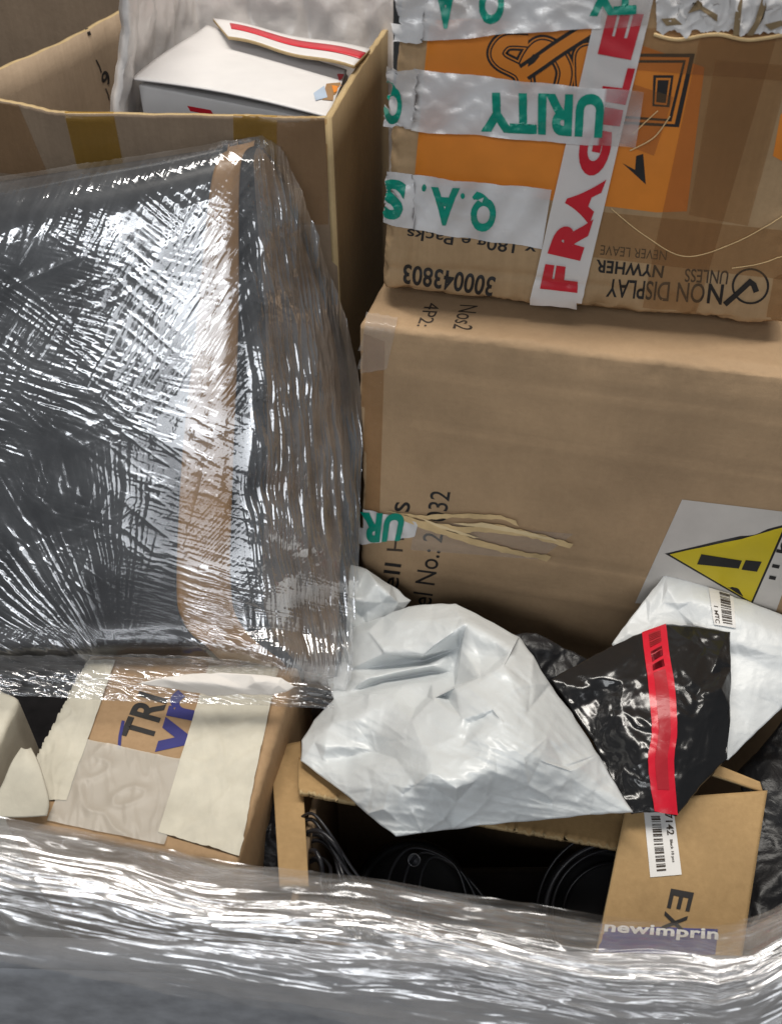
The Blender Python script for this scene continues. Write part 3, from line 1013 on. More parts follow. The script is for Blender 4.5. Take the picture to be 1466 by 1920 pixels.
tape(oc, ocS, [(150, 330), (236, 330), (214, 212), (122, 211)], 'ytape', 0.0010)
tape(oc, ocS, [(440, 330), (520, 330), (520, 219), (438, 217)], 'ytape', 0.0010)
tape(oc, ocS, [(521, 420), (616, 420), (614, 222), (519, 219)], 'btape', 0.0014)

# foam lining
fo = MB()
ctl = np.array([(-0.290, 0.90), (-0.275, 0.98), (-0.255, 1.06), (-0.222, 1.105), (-0.15, 1.125), (-0.07, 1.125), (0.004, 1.118)])
A = catmull(np.array([(a, b, 0) for a, b in ctl])[:, None, :], 130)[:, 0, :2]
P = np.zeros((70, 130, 3))
for i, zz in enumerate(np.linspace(0.70, 1.17, 70)):
    for j in range(130):
        P[i, j] = (A[j, 0] + 0.25 * max(0, zz - 0.93) * max(0, 1 - j / 70), A[j, 1] + 0.04 * max(0, zz - 1.03), zz)
n_ = normals(P)
uu = np.linspace(0, 1, 130)[None, :] * np.ones((70, 1)); vv = np.linspace(0, 1, 70)[:, None] * np.ones((1, 130))
hh = 0.008 * np.abs(np.sin(uu * 7.5 * math.pi + 0.4 * np.sin(vv * 9))) ** 0.7 + 0.004 * ridge(np.column_stack([uu.ravel() * 9, vv.ravel() * 7, 0 * uu.ravel() + 2]), 3).reshape(70, 130)
P = P + n_ * hh[..., None]
fo.slab(P, np.array([0, 0.02, 0]) + np.array([-0.012, 0, 0]))
tag(fo.build('foam_wrap', M['foam']), 'white puffy foam wrap lining the open brown carton behind the white carton', 'packing foam')

# white carton inside
wc = thing('white_carton', 'small white carton with red print inside the open brown carton', 'carton', (-0.13, 0.95, 0.86))
aFL, aBL, aBR, aFR = at_z(257, 150, 1.060), at_z(392, 47, 1.072), at_z(652, 130, 1.058), at_z(627, 222, 1.050)
dz = np.array([0, 0, -0.2])
sF = np.array([0.004, 0.006, 0])
cs = [aFL, aFR, aBR, aBL]
zoff = np.array([0, 0, -0.004])
mb = MB()
mb.hexbox([aFL + dz, aFR + dz, aFR + zoff, aFL + zoff, aBL + dz, aBR + dz, aBR + zoff, aBL + zoff], 0.002, (20, 20, 20), 0.0006, 0.001, 8)
mb.build('body', M['white_card'], wc)
wcS = mb
def sheet(q, nu, nv, th, fn=None, up=Z):
    U, V = np.meshgrid(np.linspace(0, 1, nu), np.linspace(0, 1, nv))
    X = bil(q, U.ravel(), V.ravel()).reshape(nv, nu, 3)
    if fn is not None:
        X = X + up * fn(U, V)[..., None]
    return X
lid = MB()
X = sheet([aFL - sF, aFR - sF, aBR * 0.93 + aFR * 0.07 + Z * .001, aBL * .97 + aFL * .03], 40, 24, 0.0015, lambda u, v: 0.003 + 0.004 * np.sin(u * math.pi) * (1 - v) + 0.0015 * np.sin(v * 5))
lid.slab(X, np.array([0, 0, -0.0015]))
lid.build('lid', M['white_card'], wc)
fl = MB()
bdir = (aBL - aFL); bdir /= np.linalg.norm(bdir)
fq = [at_z(428, 68, 1.080), at_z(664, 124, 1.074), at_z(694, 97, 1.068), at_z(400, 38, 1.076)]
X = sheet(fq, 40, 10, 0.002, lambda u, v: 0.0015 * np.sin(u * 9) + .002 * v)
fl.slab(X, np.array([0, 0, -0.003]), 0, 1)
rq = bil(fq, [.08, 1, 1, .10], [.45, .35, .72, .80])
X2 = sheet(rq, 30, 4, 0.002, lambda u, v: 0.0015 * np.sin((.08 + .92 * u) * 9) + .002 * (.42 + .35 * v) + .0007)
fl.slab(X2, np.array([0, 0, -0.0004]), 2)
fl.build('flap', [M['white_card'], M['card_edge'], M['red']], wc)
t = MB()
write(wc, wcS, [('T', [(377, 240), (420, 246), (396, 206), (352, 198)], 0.0006, 'red', 0.05), ('C', [(440, 262), (478, 268), (476, 218), (440, 212)], 0.0006, 'red', 0.05)])
t = MB()
t.poly(lid, [(632, 140), (664, 128), (672, 140), (636, 152)], 0.0006, 0, 8)
t.poly(lid, [(612, 158), (650, 152), (656, 172), (640, 192), (604, 188)], 0.0006, 1, 8)
t.poly(lid, [(588, 176), (608, 162), (614, 184), (592, 190)], 0.0008, 2, 8)
t.poly(lid, [(622, 162), (640, 160), (642, 174), (626, 176)], 0.0010, 3, 8)
t.build('colour_print', [M['red'], M['bandtape'], mat_plain('blue_grey_print', (0.35, 0.42, 0.52), 0.5), M['orange']], wc)

# carton behind, top left
bc = MB()
bc.hexbox([(-0.95, 1.32, BASE), (-0.30, 1.30, BASE), (-0.30, 1.30, 1.22), (-0.95, 1.32, 1.22), (-0.95, 1.57, BASE), (-0.30, 1.57, BASE), (-0.30, 1.57, 1.22), (-0.95, 1.57, 1.22)], 0.006, (30, 30, 10), 0.002, 0.003, 12)
V = np.concatenate(bc.v); V[:, 0] += 0.17
bc.v = [V]
tag(bc.build('carton', M['card_grey_shade']), 'plain brown carton behind the open carton, at the top left corner', 'carton')

# ------------------------------------------------------------------ film-wrapped package
rows = [
 [(-260, 388), (0, 340), (250, 303), (440, 272), (495, 266), (508, 268), (516, 274)],
 [(-260, 450), (0, 405), (230, 360), (402, 318), (456, 305), (502, 312), (532, 334)],
 [(-260, 610), (0, 605), (190, 600), (372, 600), (452, 600), (548, 605), (640, 622)],
 [(-260, 855), (0, 852), (180, 850), (345, 850), (442, 850), (560, 852), (663, 856)],
 [(-260, 1090), (0, 1090), (170, 1090), (334, 1090), (436, 1090), (548, 1098), (656, 1104)],
 [(-260, 1172), (0, 1170), (170, 1168), (346, 1166), (456, 1172), (560, 1184), (650, 1192)],
 [(-260, 1226), (0, 1225), (170, 1222), (396, 1222), (532, 1246), (590, 1264), (636, 1270)],
 [(-260, 1252), (0, 1250), (180, 1250), (446, 1276), (550, 1308), (578, 1318), (602, 1326)]]
exc5 = [.065, .03, .05, .05, .04, .035, .03, .06]
exc6 = [.07, .05, .095, .105, .085, .07, .055, .07]
PK = np.zeros((8, 7, 3))
for i, r_ in enumerate(rows):
    for j, (x, y) in enumerate(r_):
        d = 0.735 + (y - 300) * 0.0000944
        d += [0.012, 0.006, 0.0, 0.0, 0.006, exc5[i], exc6[i]][j]
        if i == 0: d += 0.055
        if i == 7: d += 0.05
        PK[i, j] = (x, y, d)
pk = thing('wrapped_package', 'large black package wound in clear stretch film with a brown tape band', 'package', tuple(at(100, 1220, 0.86)))
G = surface(PK, 120, 120)
X = to3(G); nX = normals(X)
X = X - nX * 0.004
bkd = catmull(np.array([0.0, .05, .10, .14, .17, .17, .17, .10])[:, None, None], 120)[:, 0, 0]
Gb = G.copy()
Gb[..., 2] = np.maximum(G[..., 2] + 0.012, (G[:, 60:61, 2] + bkd[:, None]))
Xb = to3(Gb)
body = MB()
body.slab(X, Xb - X)
body.build('body', M['wrap_dark'], pk)
j0, j1 = int(119 * 3 / 6), int(119 * 4.0 / 6)
tb = MB(); Xt = X[4:, j0:j1 + 1] + nX[4:, j0:j1 + 1] * 0.0012
tb.slab(Xt, -nX[4:, j0:j1 + 1] * 0.0006)
tb.build('tape_band', M['bandtape'], pk)
tb = MB(); Xt = X[10:, j1 + 11:116] + nX[10:, j1 + 11:116] * 0.0008
tb.slab(Xt, -nX[10:, j1 + 11:116] * 0.0004)
tb.build('side_sheet', mat_plain('brown_grey_sheet', (0.11, 0.075, 0.05), 0.5, 0.4, 0.5, 0.5, 30), pk)

NR, NC = 840, 620
Gf = surface(PK, NR, NC)
Xf = to3(Gf)
# bulge of the taut film between the corners
nf_ = normals(Xf)
px, py = Gf[..., 0].ravel(), Gf[..., 1].ravel()
WRP = fbm(np.column_stack([px * .012, py * .012, 0 * px + 4.4]), 3)
def fan(ox, oy, across, along, seed):
    dx, dy = px - ox, py - oy
    r = np.hypot(dx, dy)
    a = np.arctan2(dy, dx) + .012 * WRP
    return np.column_stack([a * across, np.log(r + 60) * along, np.full(len(px), seed)])
def lin(ang, across, along, seed, warp=2.5):
    c, s_ = math.cos(math.radians(ang)), math.sin(math.radians(ang))
    u_, v_ = px * c + py * s_, -px * s_ + py * c
    wv = 4 * np.sin(u_ * 0.013 + seed) + warp * WRP
    return np.column_stack([(v_ + wv) * across, u_ * along, np.full(len(px), seed)])
def sstep(a, b, x):
    t_ = np.clip((x - a) / (b - a), 0, 1)
    return t_ * t_ * (3 - 2 * t_)
edge_x = np.interp(py, [266, 305, 600, 850, 1090, 1226, 1290], [495, 456, 452, 442, 436, 474, 500])
side = sstep(-20, 40, px - edge_x)
wob = 60 * pn(np.column_stack([px * .006, py * .006, 0 * px]))
wA = (1 - sstep(560, 760, py + wob - 0.25 * px)) * (1 - side)            # upper face, diagonal pulls
wC = sstep(780, 960, py + wob + 0.0 * px) * sstep(330, 200, px + wob * .5) * (1 - side)
wB = np.clip(1 - wA - wC - side, 0, 1)
def layers(f, spec):
    r = 0
    for across, along, am, sd in spec:
        r = r + am * crease(f(across, along, sd), 1.8) * np.clip(.6 + 1.5 * pn(np.column_stack([px * .009, py * .009, 0 * px + sd * 2.7])), 0, 1.8)
    return r
hA = layers(lambda a, b, s_: lin(-60, a, b, s_), [(.012, .0010, .0010, 1), (.035, .0016, .0009, 2), (.075, .0028, .0007, 3), (.15, .005, .00042, 13), (.28, .008, .00022, 23)])
hB = layers(lambda a, b, s_: lin(18, a, b, s_), [(.010, .0014, .0008, 4), (.034, .0026, .0007, 5), (.075, .005, .00055, 6), (.15, .008, .00036, 16), (.28, .012, .0002, 26)])
hC = layers(lambda a, b, s_: fan(230, 1290, a, b, s_), [(6, .3, .0012, 7), (15, .5, .0009, 8), (34, .8, .0006, 9), (70, 1.2, .0003, 19)])
hD = layers(lambda a, b, s_: lin(84, a, b, s_), [(.010, .0014, .0030, 10), (.03, .0022, .0018, 11), (.06, .003, .0010, 12), (.13, .005, .0006, 22), (.26, .009, .0003, 24)])
hX = layers(lambda a, b, s_: lin({31: -22, 33: 38, 35: -75, 30: 12, 37: -45}[s_], a, b, s_), [(.02, .0012, .0006, 31), (.05, .002, .00045, 33), (.03, .0014, .0005, 35), (.10, .004, .0003, 30), (.16, .005, .00022, 37)])
centre = np.exp(-((px - 340) / 150) ** 2 - ((py - 560) / 220) ** 2)  # haze of the central highlight, painted into the film density
iso = hX * (1 - .6 * side) + ridge(np.column_stack([px * .03, py * .03, 0 * px + 3]), 3, .5) * .00004
h = wA * hA + wB * hB + wC * hC + side * hD + iso
tk = fbm(np.column_stack([px * .008, py * .008, 0 * px + 9]), 3)
calm = sstep(1010, 1120, py) * sstep(150, 200, px) * sstep(360, 330, px)          # taut, clear patch above the bottom edge
h = h * (1 - .75 * calm) * (0.62 + 0.75 * side)
st = (h - .0008) / .0014
dens = np.clip(0.40 + 0.36 * st + 0.34 * tk - 0.30 * calm + 0.10 * side + 0.30 * centre, 0.03, 1)
hg = (0.0035 + h + side * (.004 + .003 * (0.5 + tk))).reshape(NR, NC)
Xf = Xf + nf_ * hg[..., None]
film = MB()
film.grid(Xf, 0, dens.reshape(NR, NC))
# loose skirt of film below the bottom edge
SK = np.zeros((4, 5, 3))
for i in range(4):
    for j, x in enumerate((-200, 60, 250, 440, 625)):
        y0 = (1236, 1232, 1230, 1240, 1268)[j]; y1 = (1292, 1306, 1316, 1322, 1330)[j]
        y = y0 + (y1 - y0) * i / 3
        SK[i, j] = (x, y, 0.812 - 0.006 * i + (0.03 if j == 4 else 0) - 0.02 * (i > 0))
Gs = surface(SK, 60, 260); Xs = to3(Gs); ns = normals(Xs)
qx, qy = Gs[..., 0].ravel(), Gs[..., 1].ravel()
hs = ridge(np.column_stack([qx * .012 + qy * .004, qy * .07 - qx * .012, 0 * qx + 4]), 3) * .0014
film.grid(Xs + ns * hs.reshape(60, 260)[..., None], 0, np.clip(0.16 + hs * 210, .02, .9).reshape(60, 260))
film.build('stretch_film', M['film'], pk)

# paper slip caught under the package
ps = crumpled([(256, 1281, 0), (300, 1272, 2), (345, 1264, 1), (400, 1262, 3), (470, 1263, 1), (528, 1270, 2), (553, 1288, 0), (540, 1296, 1), (508, 1303, 2), (455, 1302, 0), (400, 1305, 0), (330, 1293, 0)],
              [(340, 1280, 7), (400, 1282, 11), (460, 1290, 3), (480, 1279, 9), (520, 1284, 6)], lambda x, y: 0.772, 0.001, 4, 3, .0004, .03, 14, hs=1.0)
tag(ps.build('paper_slip', M['white_paper']), 'pale folded paper slip caught under the wrapped package', 'paper')

# ------------------------------------------------------------------ taped carton, lower left
tz = 0.648
tc_ = thing('taped_carton', 'brown carton covered in cream tape with navy print, below the wrapped package', 'carton', (-0.2, 0.47, BASE))
fl_, fr_, br_, bl_ = at_z(4, 1540, tz), at_z(446, 1624, tz - 0.004), at_z(536, 1318, tz), at_z(70, 1290, tz)
back = (br_ - fr_); back /= np.linalg.norm(back)
br_ = fr_ + back * 0.24; bl_ = fl_ + back * 0.24
dn = lambda p: np.array([p[0], p[1], BASE])
tcS = MB()
tcS.hexbox([dn(fl_), dn(fr_), fr_, fl_, dn(bl_), dn(br_), br_, bl_], 0.007, (60, 20, 70), 0.0016, 0.0012, 21)
tcS.build('body', M['card'], tc_)
write(tc_, tcS, [('vr', [(352, 1424), (390, 1304), (326, 1292), (290, 1410)], 0.0005, 'navy', 0.03),
                 ('TRI', [(284, 1394), (316, 1312), (262, 1296), (226, 1378)], 0.0005, 'ink', 0.03)])
t = MB()
stroke(tcS, [(232, 1352), (226, 1380), (224, 1404)], 6, 0.0006, 0)
t.build('pen_mark', M['navy'], tc_)
wr1 = lambda u, v, x, y: 0.0016 * float(crease(np.array([[x * .012 + y * .006, y * .02, 3.3]]))[0]) + 0.0008 * float(crease(np.array([[x * .05, y * .012, 7.3]]))[0])
tape(tc_, tcS, [(90, 1540), (310, 1585), (352, 1428), (152, 1385)], 'ctape_w', 0.0012, 60, 44, wr1, 'clear_tape')
tape(tc_, tcS, [(298, 1562), (446, 1606), (524, 1250), (392, 1250)], 'cream', 0.0016, 40, 70, wr1, 'cream_tape')
tape(tc_, tcS, [(44, 1502), (126, 1502), (218, 1240), (136, 1240)], 'cream', 0.0016, 40, 70, wr1, 'cream_tape')
# loose tongue of cream tape at the near left corner
lt = MB()
Gp = np.zeros((5, 4, 3))
for i, (a, b, y, d) in enumerate([(40, 58, 1402, .738), (22, 72, 1430, .728), (6, 84, 1468, .722), (-14, 92, 1505, .717), (-30, 88, 1530, .714)]):
    for j in range(4):
        Gp[i, j] = (a + (b - a) * j / 3, y + 3 * math.sin(j * 1.05), d - 0.004 * math.sin(j / 3 * math.pi))
lt.slab(to3(surface(Gp, 20, 14)), np.array([0, 0.001, -0.001]))
lt.build('tape_tongue', M['cream'], tc_)

# small cream-taped parcel at the left edge
lp = MB()
a_, b_ = at_z(-60, 1452, 0.66), at_z(2, 1428, 0.66)
c_, d_ = at_z(62, 1322, 0.66), at_z(0, 1290, 0.66)
q = [at_z(-150, 1475, .665), at_z(-22, 1440, .665), at_z(38, 1308, .665), at_z(-60, 1260, .665)]
lp.hexbox([dn(q[0]), dn(q[1]), q[1], q[0], dn(q[3]), dn(q[2]), q[2], q[3]], 0.006, (14, 14, 14), 0.0015, 0.002, 31)
tag(lp.build('parcel', M['cream']), 'cream covered parcel at the left edge beside the taped carton', 'parcel')

# ------------------------------------------------------------------ open carton at the front
fc = thing('opened_carton', 'opened tan carton with torn flaps holding black cables, under the white mailing bag', 'carton', (0.06, 0.42, BASE))
def quad_panel(name, q, th, mats, nu=30, nv=20, bend=None, jag=0):
    """q: four (px, py, depth) bl br tr tl"""
    U, V = np.meshgrid(np.linspace(0, 1, nu), np.linspace(0, 1, nv))
    G_ = bil(q, U.ravel(), V.ravel()).reshape(nv, nu, 3)
    if jag:
        G_[0, :, 1] += jag * fbm(np.column_stack([np.arange(nu) * .45, np.zeros(nu), np.zeros(nu)]), 3)
    if bend is not None:
        G_[..., 2] += bend(U, V)
    X_ = to3(G_)
    n__ = normals(X_)
    X_ = X_ + n__ * (fbm(X_.reshape(-1, 3) * 14, 3).reshape(nv, nu) * 0.0012)[..., None]
    s_ = MB(); s_.slab(X_, -n__ * th, 0, 1)
    s_.build(name, mats, fc)
    return s_
CM = [M['card_flap'], M['card_edge']]
quad_panel('side_flap', [(524, 1660, .72), (579, 1660, .72), (564, 1390, .835), (508, 1402, .828)], 0.005, CM, 20, 40, lambda u, v: -0.008 * np.sin(v * 3.0))
quad_panel('back_flap', [(560, 1482, .772), (1172, 1592, .764), (1190, 1500, .800), (560, 1420, .81)], 0.005, [M['card_flap'], M['card_edge']], 160, 10, None, 10)
fS = quad_panel('print_flap', [(1112, 1820, .712), (1384, 1835, .712), (1438, 1482, .772), (1176, 1500, .766)], 0.005, CM, 40, 50,
                lambda u, v: 0.012 * np.clip(v - 0.86, 0, 1) - 0.006 * np.sin(v * 3.1))
quad_panel('torn_rim', [(1330, 1450, .792), (1430, 1486, .776), (1424, 1466, .780), (1340, 1432, .796)], 0.006, CM, 20, 6)
mb = MB()
wall(mb, (-0.075, 0.345), (0.185, 0.315), BASE, 0.545, (0, 0.005, 0))
mb.build('front_panel', M['card_dark'], fc)
mb = MB(); wall(mb, (-0.080, 0.350), (-0.060, 0.515), BASE, 0.60, (0.005, 0, 0)); mb.build('side_panel', M['card_dark'], fc)
mb = MB(); wall(mb, (0.195, 0.325), (0.215, 0.495), BASE, 0.57, (-0.005, 0, 0)); mb.build('side_panel', M['card_dark'], fc)
mb = MB(); wall(mb, (-0.060, 0.522), (0.215, 0.500), BASE, 0.58, (0, -0.005, 0)); mb.build('back_panel', M['card_dark'], fc)
# the letters run down the flap: stem of the E on top
write(fc, fS, [('E', [(1257, 1666), (1249, 1702), (1291, 1710), (1300, 1674)], 0.0006, 'ink', 0.02),
               ('X', [(1246, 1708), (1238, 1744), (1280, 1752), (1289, 1716)], 0.0006, 'ink', 0.02)])
t = MB()
t.poly(fS, [(1128, 1732), (1345, 1742), (1340, 1790), (1120, 1790)], 0.0004, 1)
t.text(fS, 'newimprin', [(1130, 1752), (1345, 1768), (1346, 1742), (1134, 1728)], 0.0008, 2, 0.03)
t.build('printed_band', [M['ink'], M['navy'], M['sticker']], fc)
def barcode(parent, surf, q, rows_u, lab, nm, n=34, off=.0008, sub=None):
    """sticker on a surface; q bl br tr tl with v running along the bars' direction of travel"""
    global t
    t = MB()
    t.decal(surf, q, 8, 20, off, 0)
    rnd = random.Random(11)
    v = 0.08
    u0, u1 = rows_u
    while v < 0.92:
        wd_ = rnd.choice((0.008, 0.012, 0.02, 0.028))
        qq = bil(q, [u0, u1, u1, u0], [v, v, v + wd_, v + wd_])
        t.decal(surf, [tuple(p) for p in qq], 3, 2, off + 0.0004, 1)
        v += wd_ + rnd.choice((0.008, 0.012, 0.018, 0.03))
    if sub:
        for s_, (a, b, c, d) in sub:
            qq = bil(q, [a, a, b, b], [d, c, c, d])
            t.text(surf, s_, [tuple(p) for p in qq], off + 0.0004, 1, 0.02)
    o = t.build(nm, [M['sticker'], M['ink_soft']], parent)
    if lab: o['label'] = lab
    return o
barcode(fc, fS, [(1218, 1645), (1277, 1640), (1262, 1520), (1206, 1520)], (0.22, 0.52), None, 'barcode_sticker', off=.0007,
        sub=[('7142', (0.68, 0.92, 0.62, 0.95)), ('Black 10 pcs', (0.72, 0.84, 0.2, 0.55))])

# black fan-like appliance and cables inside
ap = thing('appliance', 'black round-faced appliance lying in the opened tan carton', 'appliance', tuple(at(860, 1640, 0.80)))
def disc(mb, c, n, r, depth, seg=40, mat=0):
    c = np.array(c, float); n = np.array(n, float) / np.linalg.norm(n)
    a = np.cross(n, (0.2, 1, 0.1)); a /= np.linalg.norm(a); b = np.cross(n, a)
    prof = [(0.0, 0.0), (0.72 * r, 0.002), (0.86 * r, 0.006), (0.93 * r, 0.012), (0.98 * r, 0.006), (r, -0.004), (r, -depth), (0, -depth)]
    V = []
    for rr, hh_ in prof:
        for k in range(seg):
            an = 2 * math.pi * k / seg
            V.append(c + n * hh_ + rr * (math.cos(an) * a + math.sin(an) * b))
    Fc = []
    for i in range(len(prof) - 1):
        for k in range(seg):
            k2 = (k + 1) % seg
            Fc.append([i * seg + k, i * seg + k2, (i + 1) * seg + k2, (i + 1) * seg + k])
    mb.add(V, Fc, mat)
mb = MB()
p0 = at(930, 1720, 0.84)
mb.hexbox([p0 + np.array(v) for v in ((-.10, -.075, -.25), (.12, -.075, -.25), (.12, -.075, 0.0), (-.10, -.075, 0.0), (-.10, .05, -.25), (.12, .05, -.25), (.12, .05, 0.01), (-.10, .05, 0.01))], 0.015, (16, 16, 16), 0.001, 0.0, 3)
mb.build('body', M['black'], ap)
mb = MB(); disc(mb, at(775, 1690, 0.80), (0.1, -0.5, 0.85), 0.052, 0.03); mb.build('face_ring', M['black_soft'], ap)
mb = MB(); disc(mb, at(1130, 1720, 0.79), (-0.3, -0.4, 0.85), 0.058, 0.03); mb.build('face_ring', M['black_soft'], ap)
mb = MB(); disc(mb, at(776, 1612, 0.79), (0.0, -0.5, 0.85), 0.0055, 0.004, 20); mb.build('knob', M['metal'], ap)
cb = MB()
rc = random.Random(4)
for k in range(8):
    o = k * 11 + rc.uniform(-5, 5)
    e = rc.uniform(-14, 14)
    g = rc.uniform(-.012, .012)
    pts = [(550 - k, 1548 + o * 1.3, .775), (588 + e * .4, 1528 + o * 1.15, .765 + g), (628 + o * .2 - k * 6 + e, 1562 + o * .9, .755 + g), (664 - k * 9 + e * .8, 1622 + o * .6, .748 - g), (698 - k * 8 - e, 1700 + o * .2, .745), (712 - k * 8, 1760, .76)]
    P3 = catmull(np.array(pts, float)[:, None, :], 30)
    cb.tube([to3(p)[0] for p in P3], rc.choice((0.0013, 0.0017, 0.0021)), seg=8)
tag(cb.build('cable_coil', M['cable']), 'coiled black cables in the opened carton behind its narrow upright flap', 'cable')
cb = MB()
for k, (a, r0, th) in enumerate(((1.0, 128, .0022), (1.0, 116, .0014), (0.96, 150, .0014), (1.03, 92, .0016))):
    pts = []
    for q_ in np.linspace(2.5 + .05 * k, 4.9, 14):
        pts.append((1150 + r0 * math.cos(q_) * a, 1715 + r0 * 1.05 * math.sin(q_), .775 + .008 * k))
    P3 = catmull(np.array(pts, float)[:, None, :], 40)
    cb.tube([to3(p)[0] for p in P3], th, seg=8)
for k in range(3):
    P3 = catmull(np.array([(735 + 26 * k, 1740, .77), (728 + 30 * k, 1650, .78), (770 + 22 * k, 1590 + 8 * k, .79), (850 + 12 * k, 1620 + 12 * k, .79), (880 + 20 * k, 1700, .78)], float)[:, None, :], 30)
    cb.tube([to3(p)[0] for p in P3], .0014, seg=8)
tag(cb.build('cable_loop', M['cable']), 'looped dark cables on the appliance beside the print flap of the opened carton', 'cable')
# crumpled dark bag between the taped carton and the narrow flap
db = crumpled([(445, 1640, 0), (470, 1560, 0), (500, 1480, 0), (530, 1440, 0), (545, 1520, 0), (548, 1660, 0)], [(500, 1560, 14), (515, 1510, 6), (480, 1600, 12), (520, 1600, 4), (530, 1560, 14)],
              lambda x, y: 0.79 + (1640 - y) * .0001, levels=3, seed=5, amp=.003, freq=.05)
tag(db.build('black_bag_or_shade', M['black_dull']), 'crumpled black bag in the gap beside the taped carton and upright flap', 'bag')

# ------------------------------------------------------------------ mailing bags
zc = lambda L: [(540 + .4502 * a, 1040 + .4502 * b, h_) for a, b, h_ in L]
dbag = lambda x, y: 0.712 + (0.00030 + 0.00030 * min(1, max(0, (1000 - x) / 350))) * (1569 - y)
out = zc([(190, 600, 6), (110, 690, 4), (58, 775, 4), (55, 860, 2), (150, 932, 0), (240, 1000, 4), (330, 1080, 2), (450, 1176, 0), (560, 1160, 3), (680, 1143, 0), (800, 1128, 3), (950, 1114, 0), (1100, 1100, 2),
          (1260, 1086, 0), (1436, 1074, 0), (1360, 950, 3), (1290, 830, 4), (1180, 660, 4), (1090, 540, 4), (1020, 420, 4), (960, 345, 4), (860, 285, 4), (770, 240, 6), (700, 205, 4),
          (600, 205, 4), (500, 215, 4), (400, 255, 4), (270, 300, 4), (180, 380, 4), (150, 480, 4)])
inn = zc([(330, 320, 22), (450, 285, 26), (600, 270, 28), (715, 262, 30), (390, 355, 26), (520, 375, 32), (640, 345, 38), (695, 320, 40), (400, 415, 28), (560, 420, 30),
          (240, 485, 0), (400, 468, -4), (560, 443, -4), (710, 388, 4), (330, 515, 20), (480, 482, 22), (600, 460, 24),
          (240, 585, -2), (400, 528, -4), (600, 492, -4), (690, 492, -4), (340, 575, 27), (480, 545, 24), (600, 530, 27), (430, 610, 34), (530, 640, 28), (650, 580, 30), (580, 590, 24),
          (745, 290, 40), (720, 400, 26), (695, 545, 18), (800, 430, 22), (880, 435, 24), (860, 350, 34), (930, 400, 34),
          (900, 460, 50), (800, 510, 52), (700, 552, 54), (600, 602, 52), (512, 690, 52), (490, 770, 52),
          (720, 680, 60), (850, 640, 64), (760, 705, 52), (850, 660, 58), (780, 760, 64), (900, 700, 62), (720, 805, 56), (860, 795, 62), (620, 800, 58), (700, 880, 60), (600, 905, 66), (560, 800, 60), (830, 850, 60), (950, 780, 58), (1000, 650, 44),
          (1080, 760, 38), (1150, 880, 27), (940, 560, 46), (1010, 540, 30),
          (600, 965, 58), (700, 970, 58), (780, 945, 56), (870, 905, 54), (980, 850, 54), (1050, 860, 48), (1180, 905, 32), (1280, 975, 15),
          (530, 960, 50), (520, 1072, 22), (560, 1058, 26), (700, 1030, 24), (850, 1000, 28), (1000, 960, 30), (1000, 1030, 18), (1100, 1020, 13), (1200, 1030, 9), (650, 1100, 10), (900, 1070, 9), (780, 1075, 14),
          (180, 700, 22), (270, 690, 34), (330, 650, 34), (350, 740, 24), (368, 822, 10), (420, 780, 34), (450, 850, 42), (280, 800, 18), (145, 860, 6), (240, 850, 4), (330, 880, 28), (420, 950, 40), (350, 980, 26), (480, 1000, 40),
          (400, 1060, 18), (230, 925, 12), (220, 640, 20), (110, 780, 14), (160, 800, 22), (450, 1105, 14), (310, 590, 18), (400, 700, 30)])
cre = chains(out + inn, [(240, 485), (400, 468), (560, 443), (710, 388)], [(240, 585), (400, 528), (600, 492), (690, 492)],
             [(330, 515), (480, 482), (600, 460), (710, 388)], [(400, 415), (560, 420), (695, 320)], [(720, 400), (695, 545)], [(340, 575), (480, 545), (600, 530), (690, 492)],
             [(960, 345), (900, 460), (800, 510), (700, 552), (600, 602), (512, 690), (490, 770), (530, 960), (520, 1072)],
             [(530, 960), (600, 965), (700, 970), (780, 945), (870, 905), (980, 850), (1050, 860), (1180, 905), (1280, 975), (1436, 1074)],
             [(270, 690), (368, 822), (420, 780)], [(145, 860), (240, 850), (368, 822)], [(560, 800), (600, 905), (700, 880)], [(490, 770), (560, 800)], [(745, 290), (770, 240)], [(745, 290), (720, 400)])
def pulls(x, y):
    dx, dy = x - 1240, y - 1560
    r_, a_ = np.hypot(dx, dy), np.arctan2(dy, dx)
    c1 = crease(np.column_stack([a_ * 9, r_ * .0035, 0 * x + 2]), 1.3, 2.0) * .0022 + crease(np.column_stack([a_ * 22, r_ * .007, 0 * x + 5]), 1.3, 2.0) * .0010
    w1 = pn(np.column_stack([x * .02, y * .02, 0 * x]))
    c2 = crease(np.column_stack([x * .012 + y * .008 + w1 * .3, y * .018, 0 * x + 8]), 1.6, 2.2) * .0016 + crease(np.column_stack([x * .03 - y * .02 + w1 * .4, y * .04, 0 * x + 11]), 1.6, 2.2) * .0008
    return 0.7 * (c1 * np.clip((r_ - 60) / 200, 0, 1) + c2)
wb = crumpled(out, inn, dbag, 0.016, 4, 14, 0.0005, 0.022, 1, soft=2, hs=1.35, creases=cre, extra=pulls)
tag(wb.build('mailing_bag', M['poly']), 'large crumpled white mailing bag resting across the opened tan carton', 'mailing bag')
out = zc([(262, 40, 2), (330, 62, 2), (430, 128, 2), (512, 192, 0), (480, 232, 0), (420, 270, 0), (330, 330, 0), (200, 360, 0), (110, 300, 0), (110, 120, 0), (180, 40, 0)])
inn = zc([(270, 110, 22), (300, 130, 10), (320, 195, 22), (370, 120, 24), (420, 165, 20), (390, 200, 12), (460, 200, 8), (330, 235, 8), (300, 240, 0), (240, 180, 22), (200, 120, 22), (250, 270, 20), (210, 280, 24), (160, 220, 20)])
wb2 = crumpled(out, inn, lambda x, y: 0.945 + .0002 * (1180 - y), 0.012, 4, 12, 0.0010, 0.03, 3, soft=1, hs=1.2)
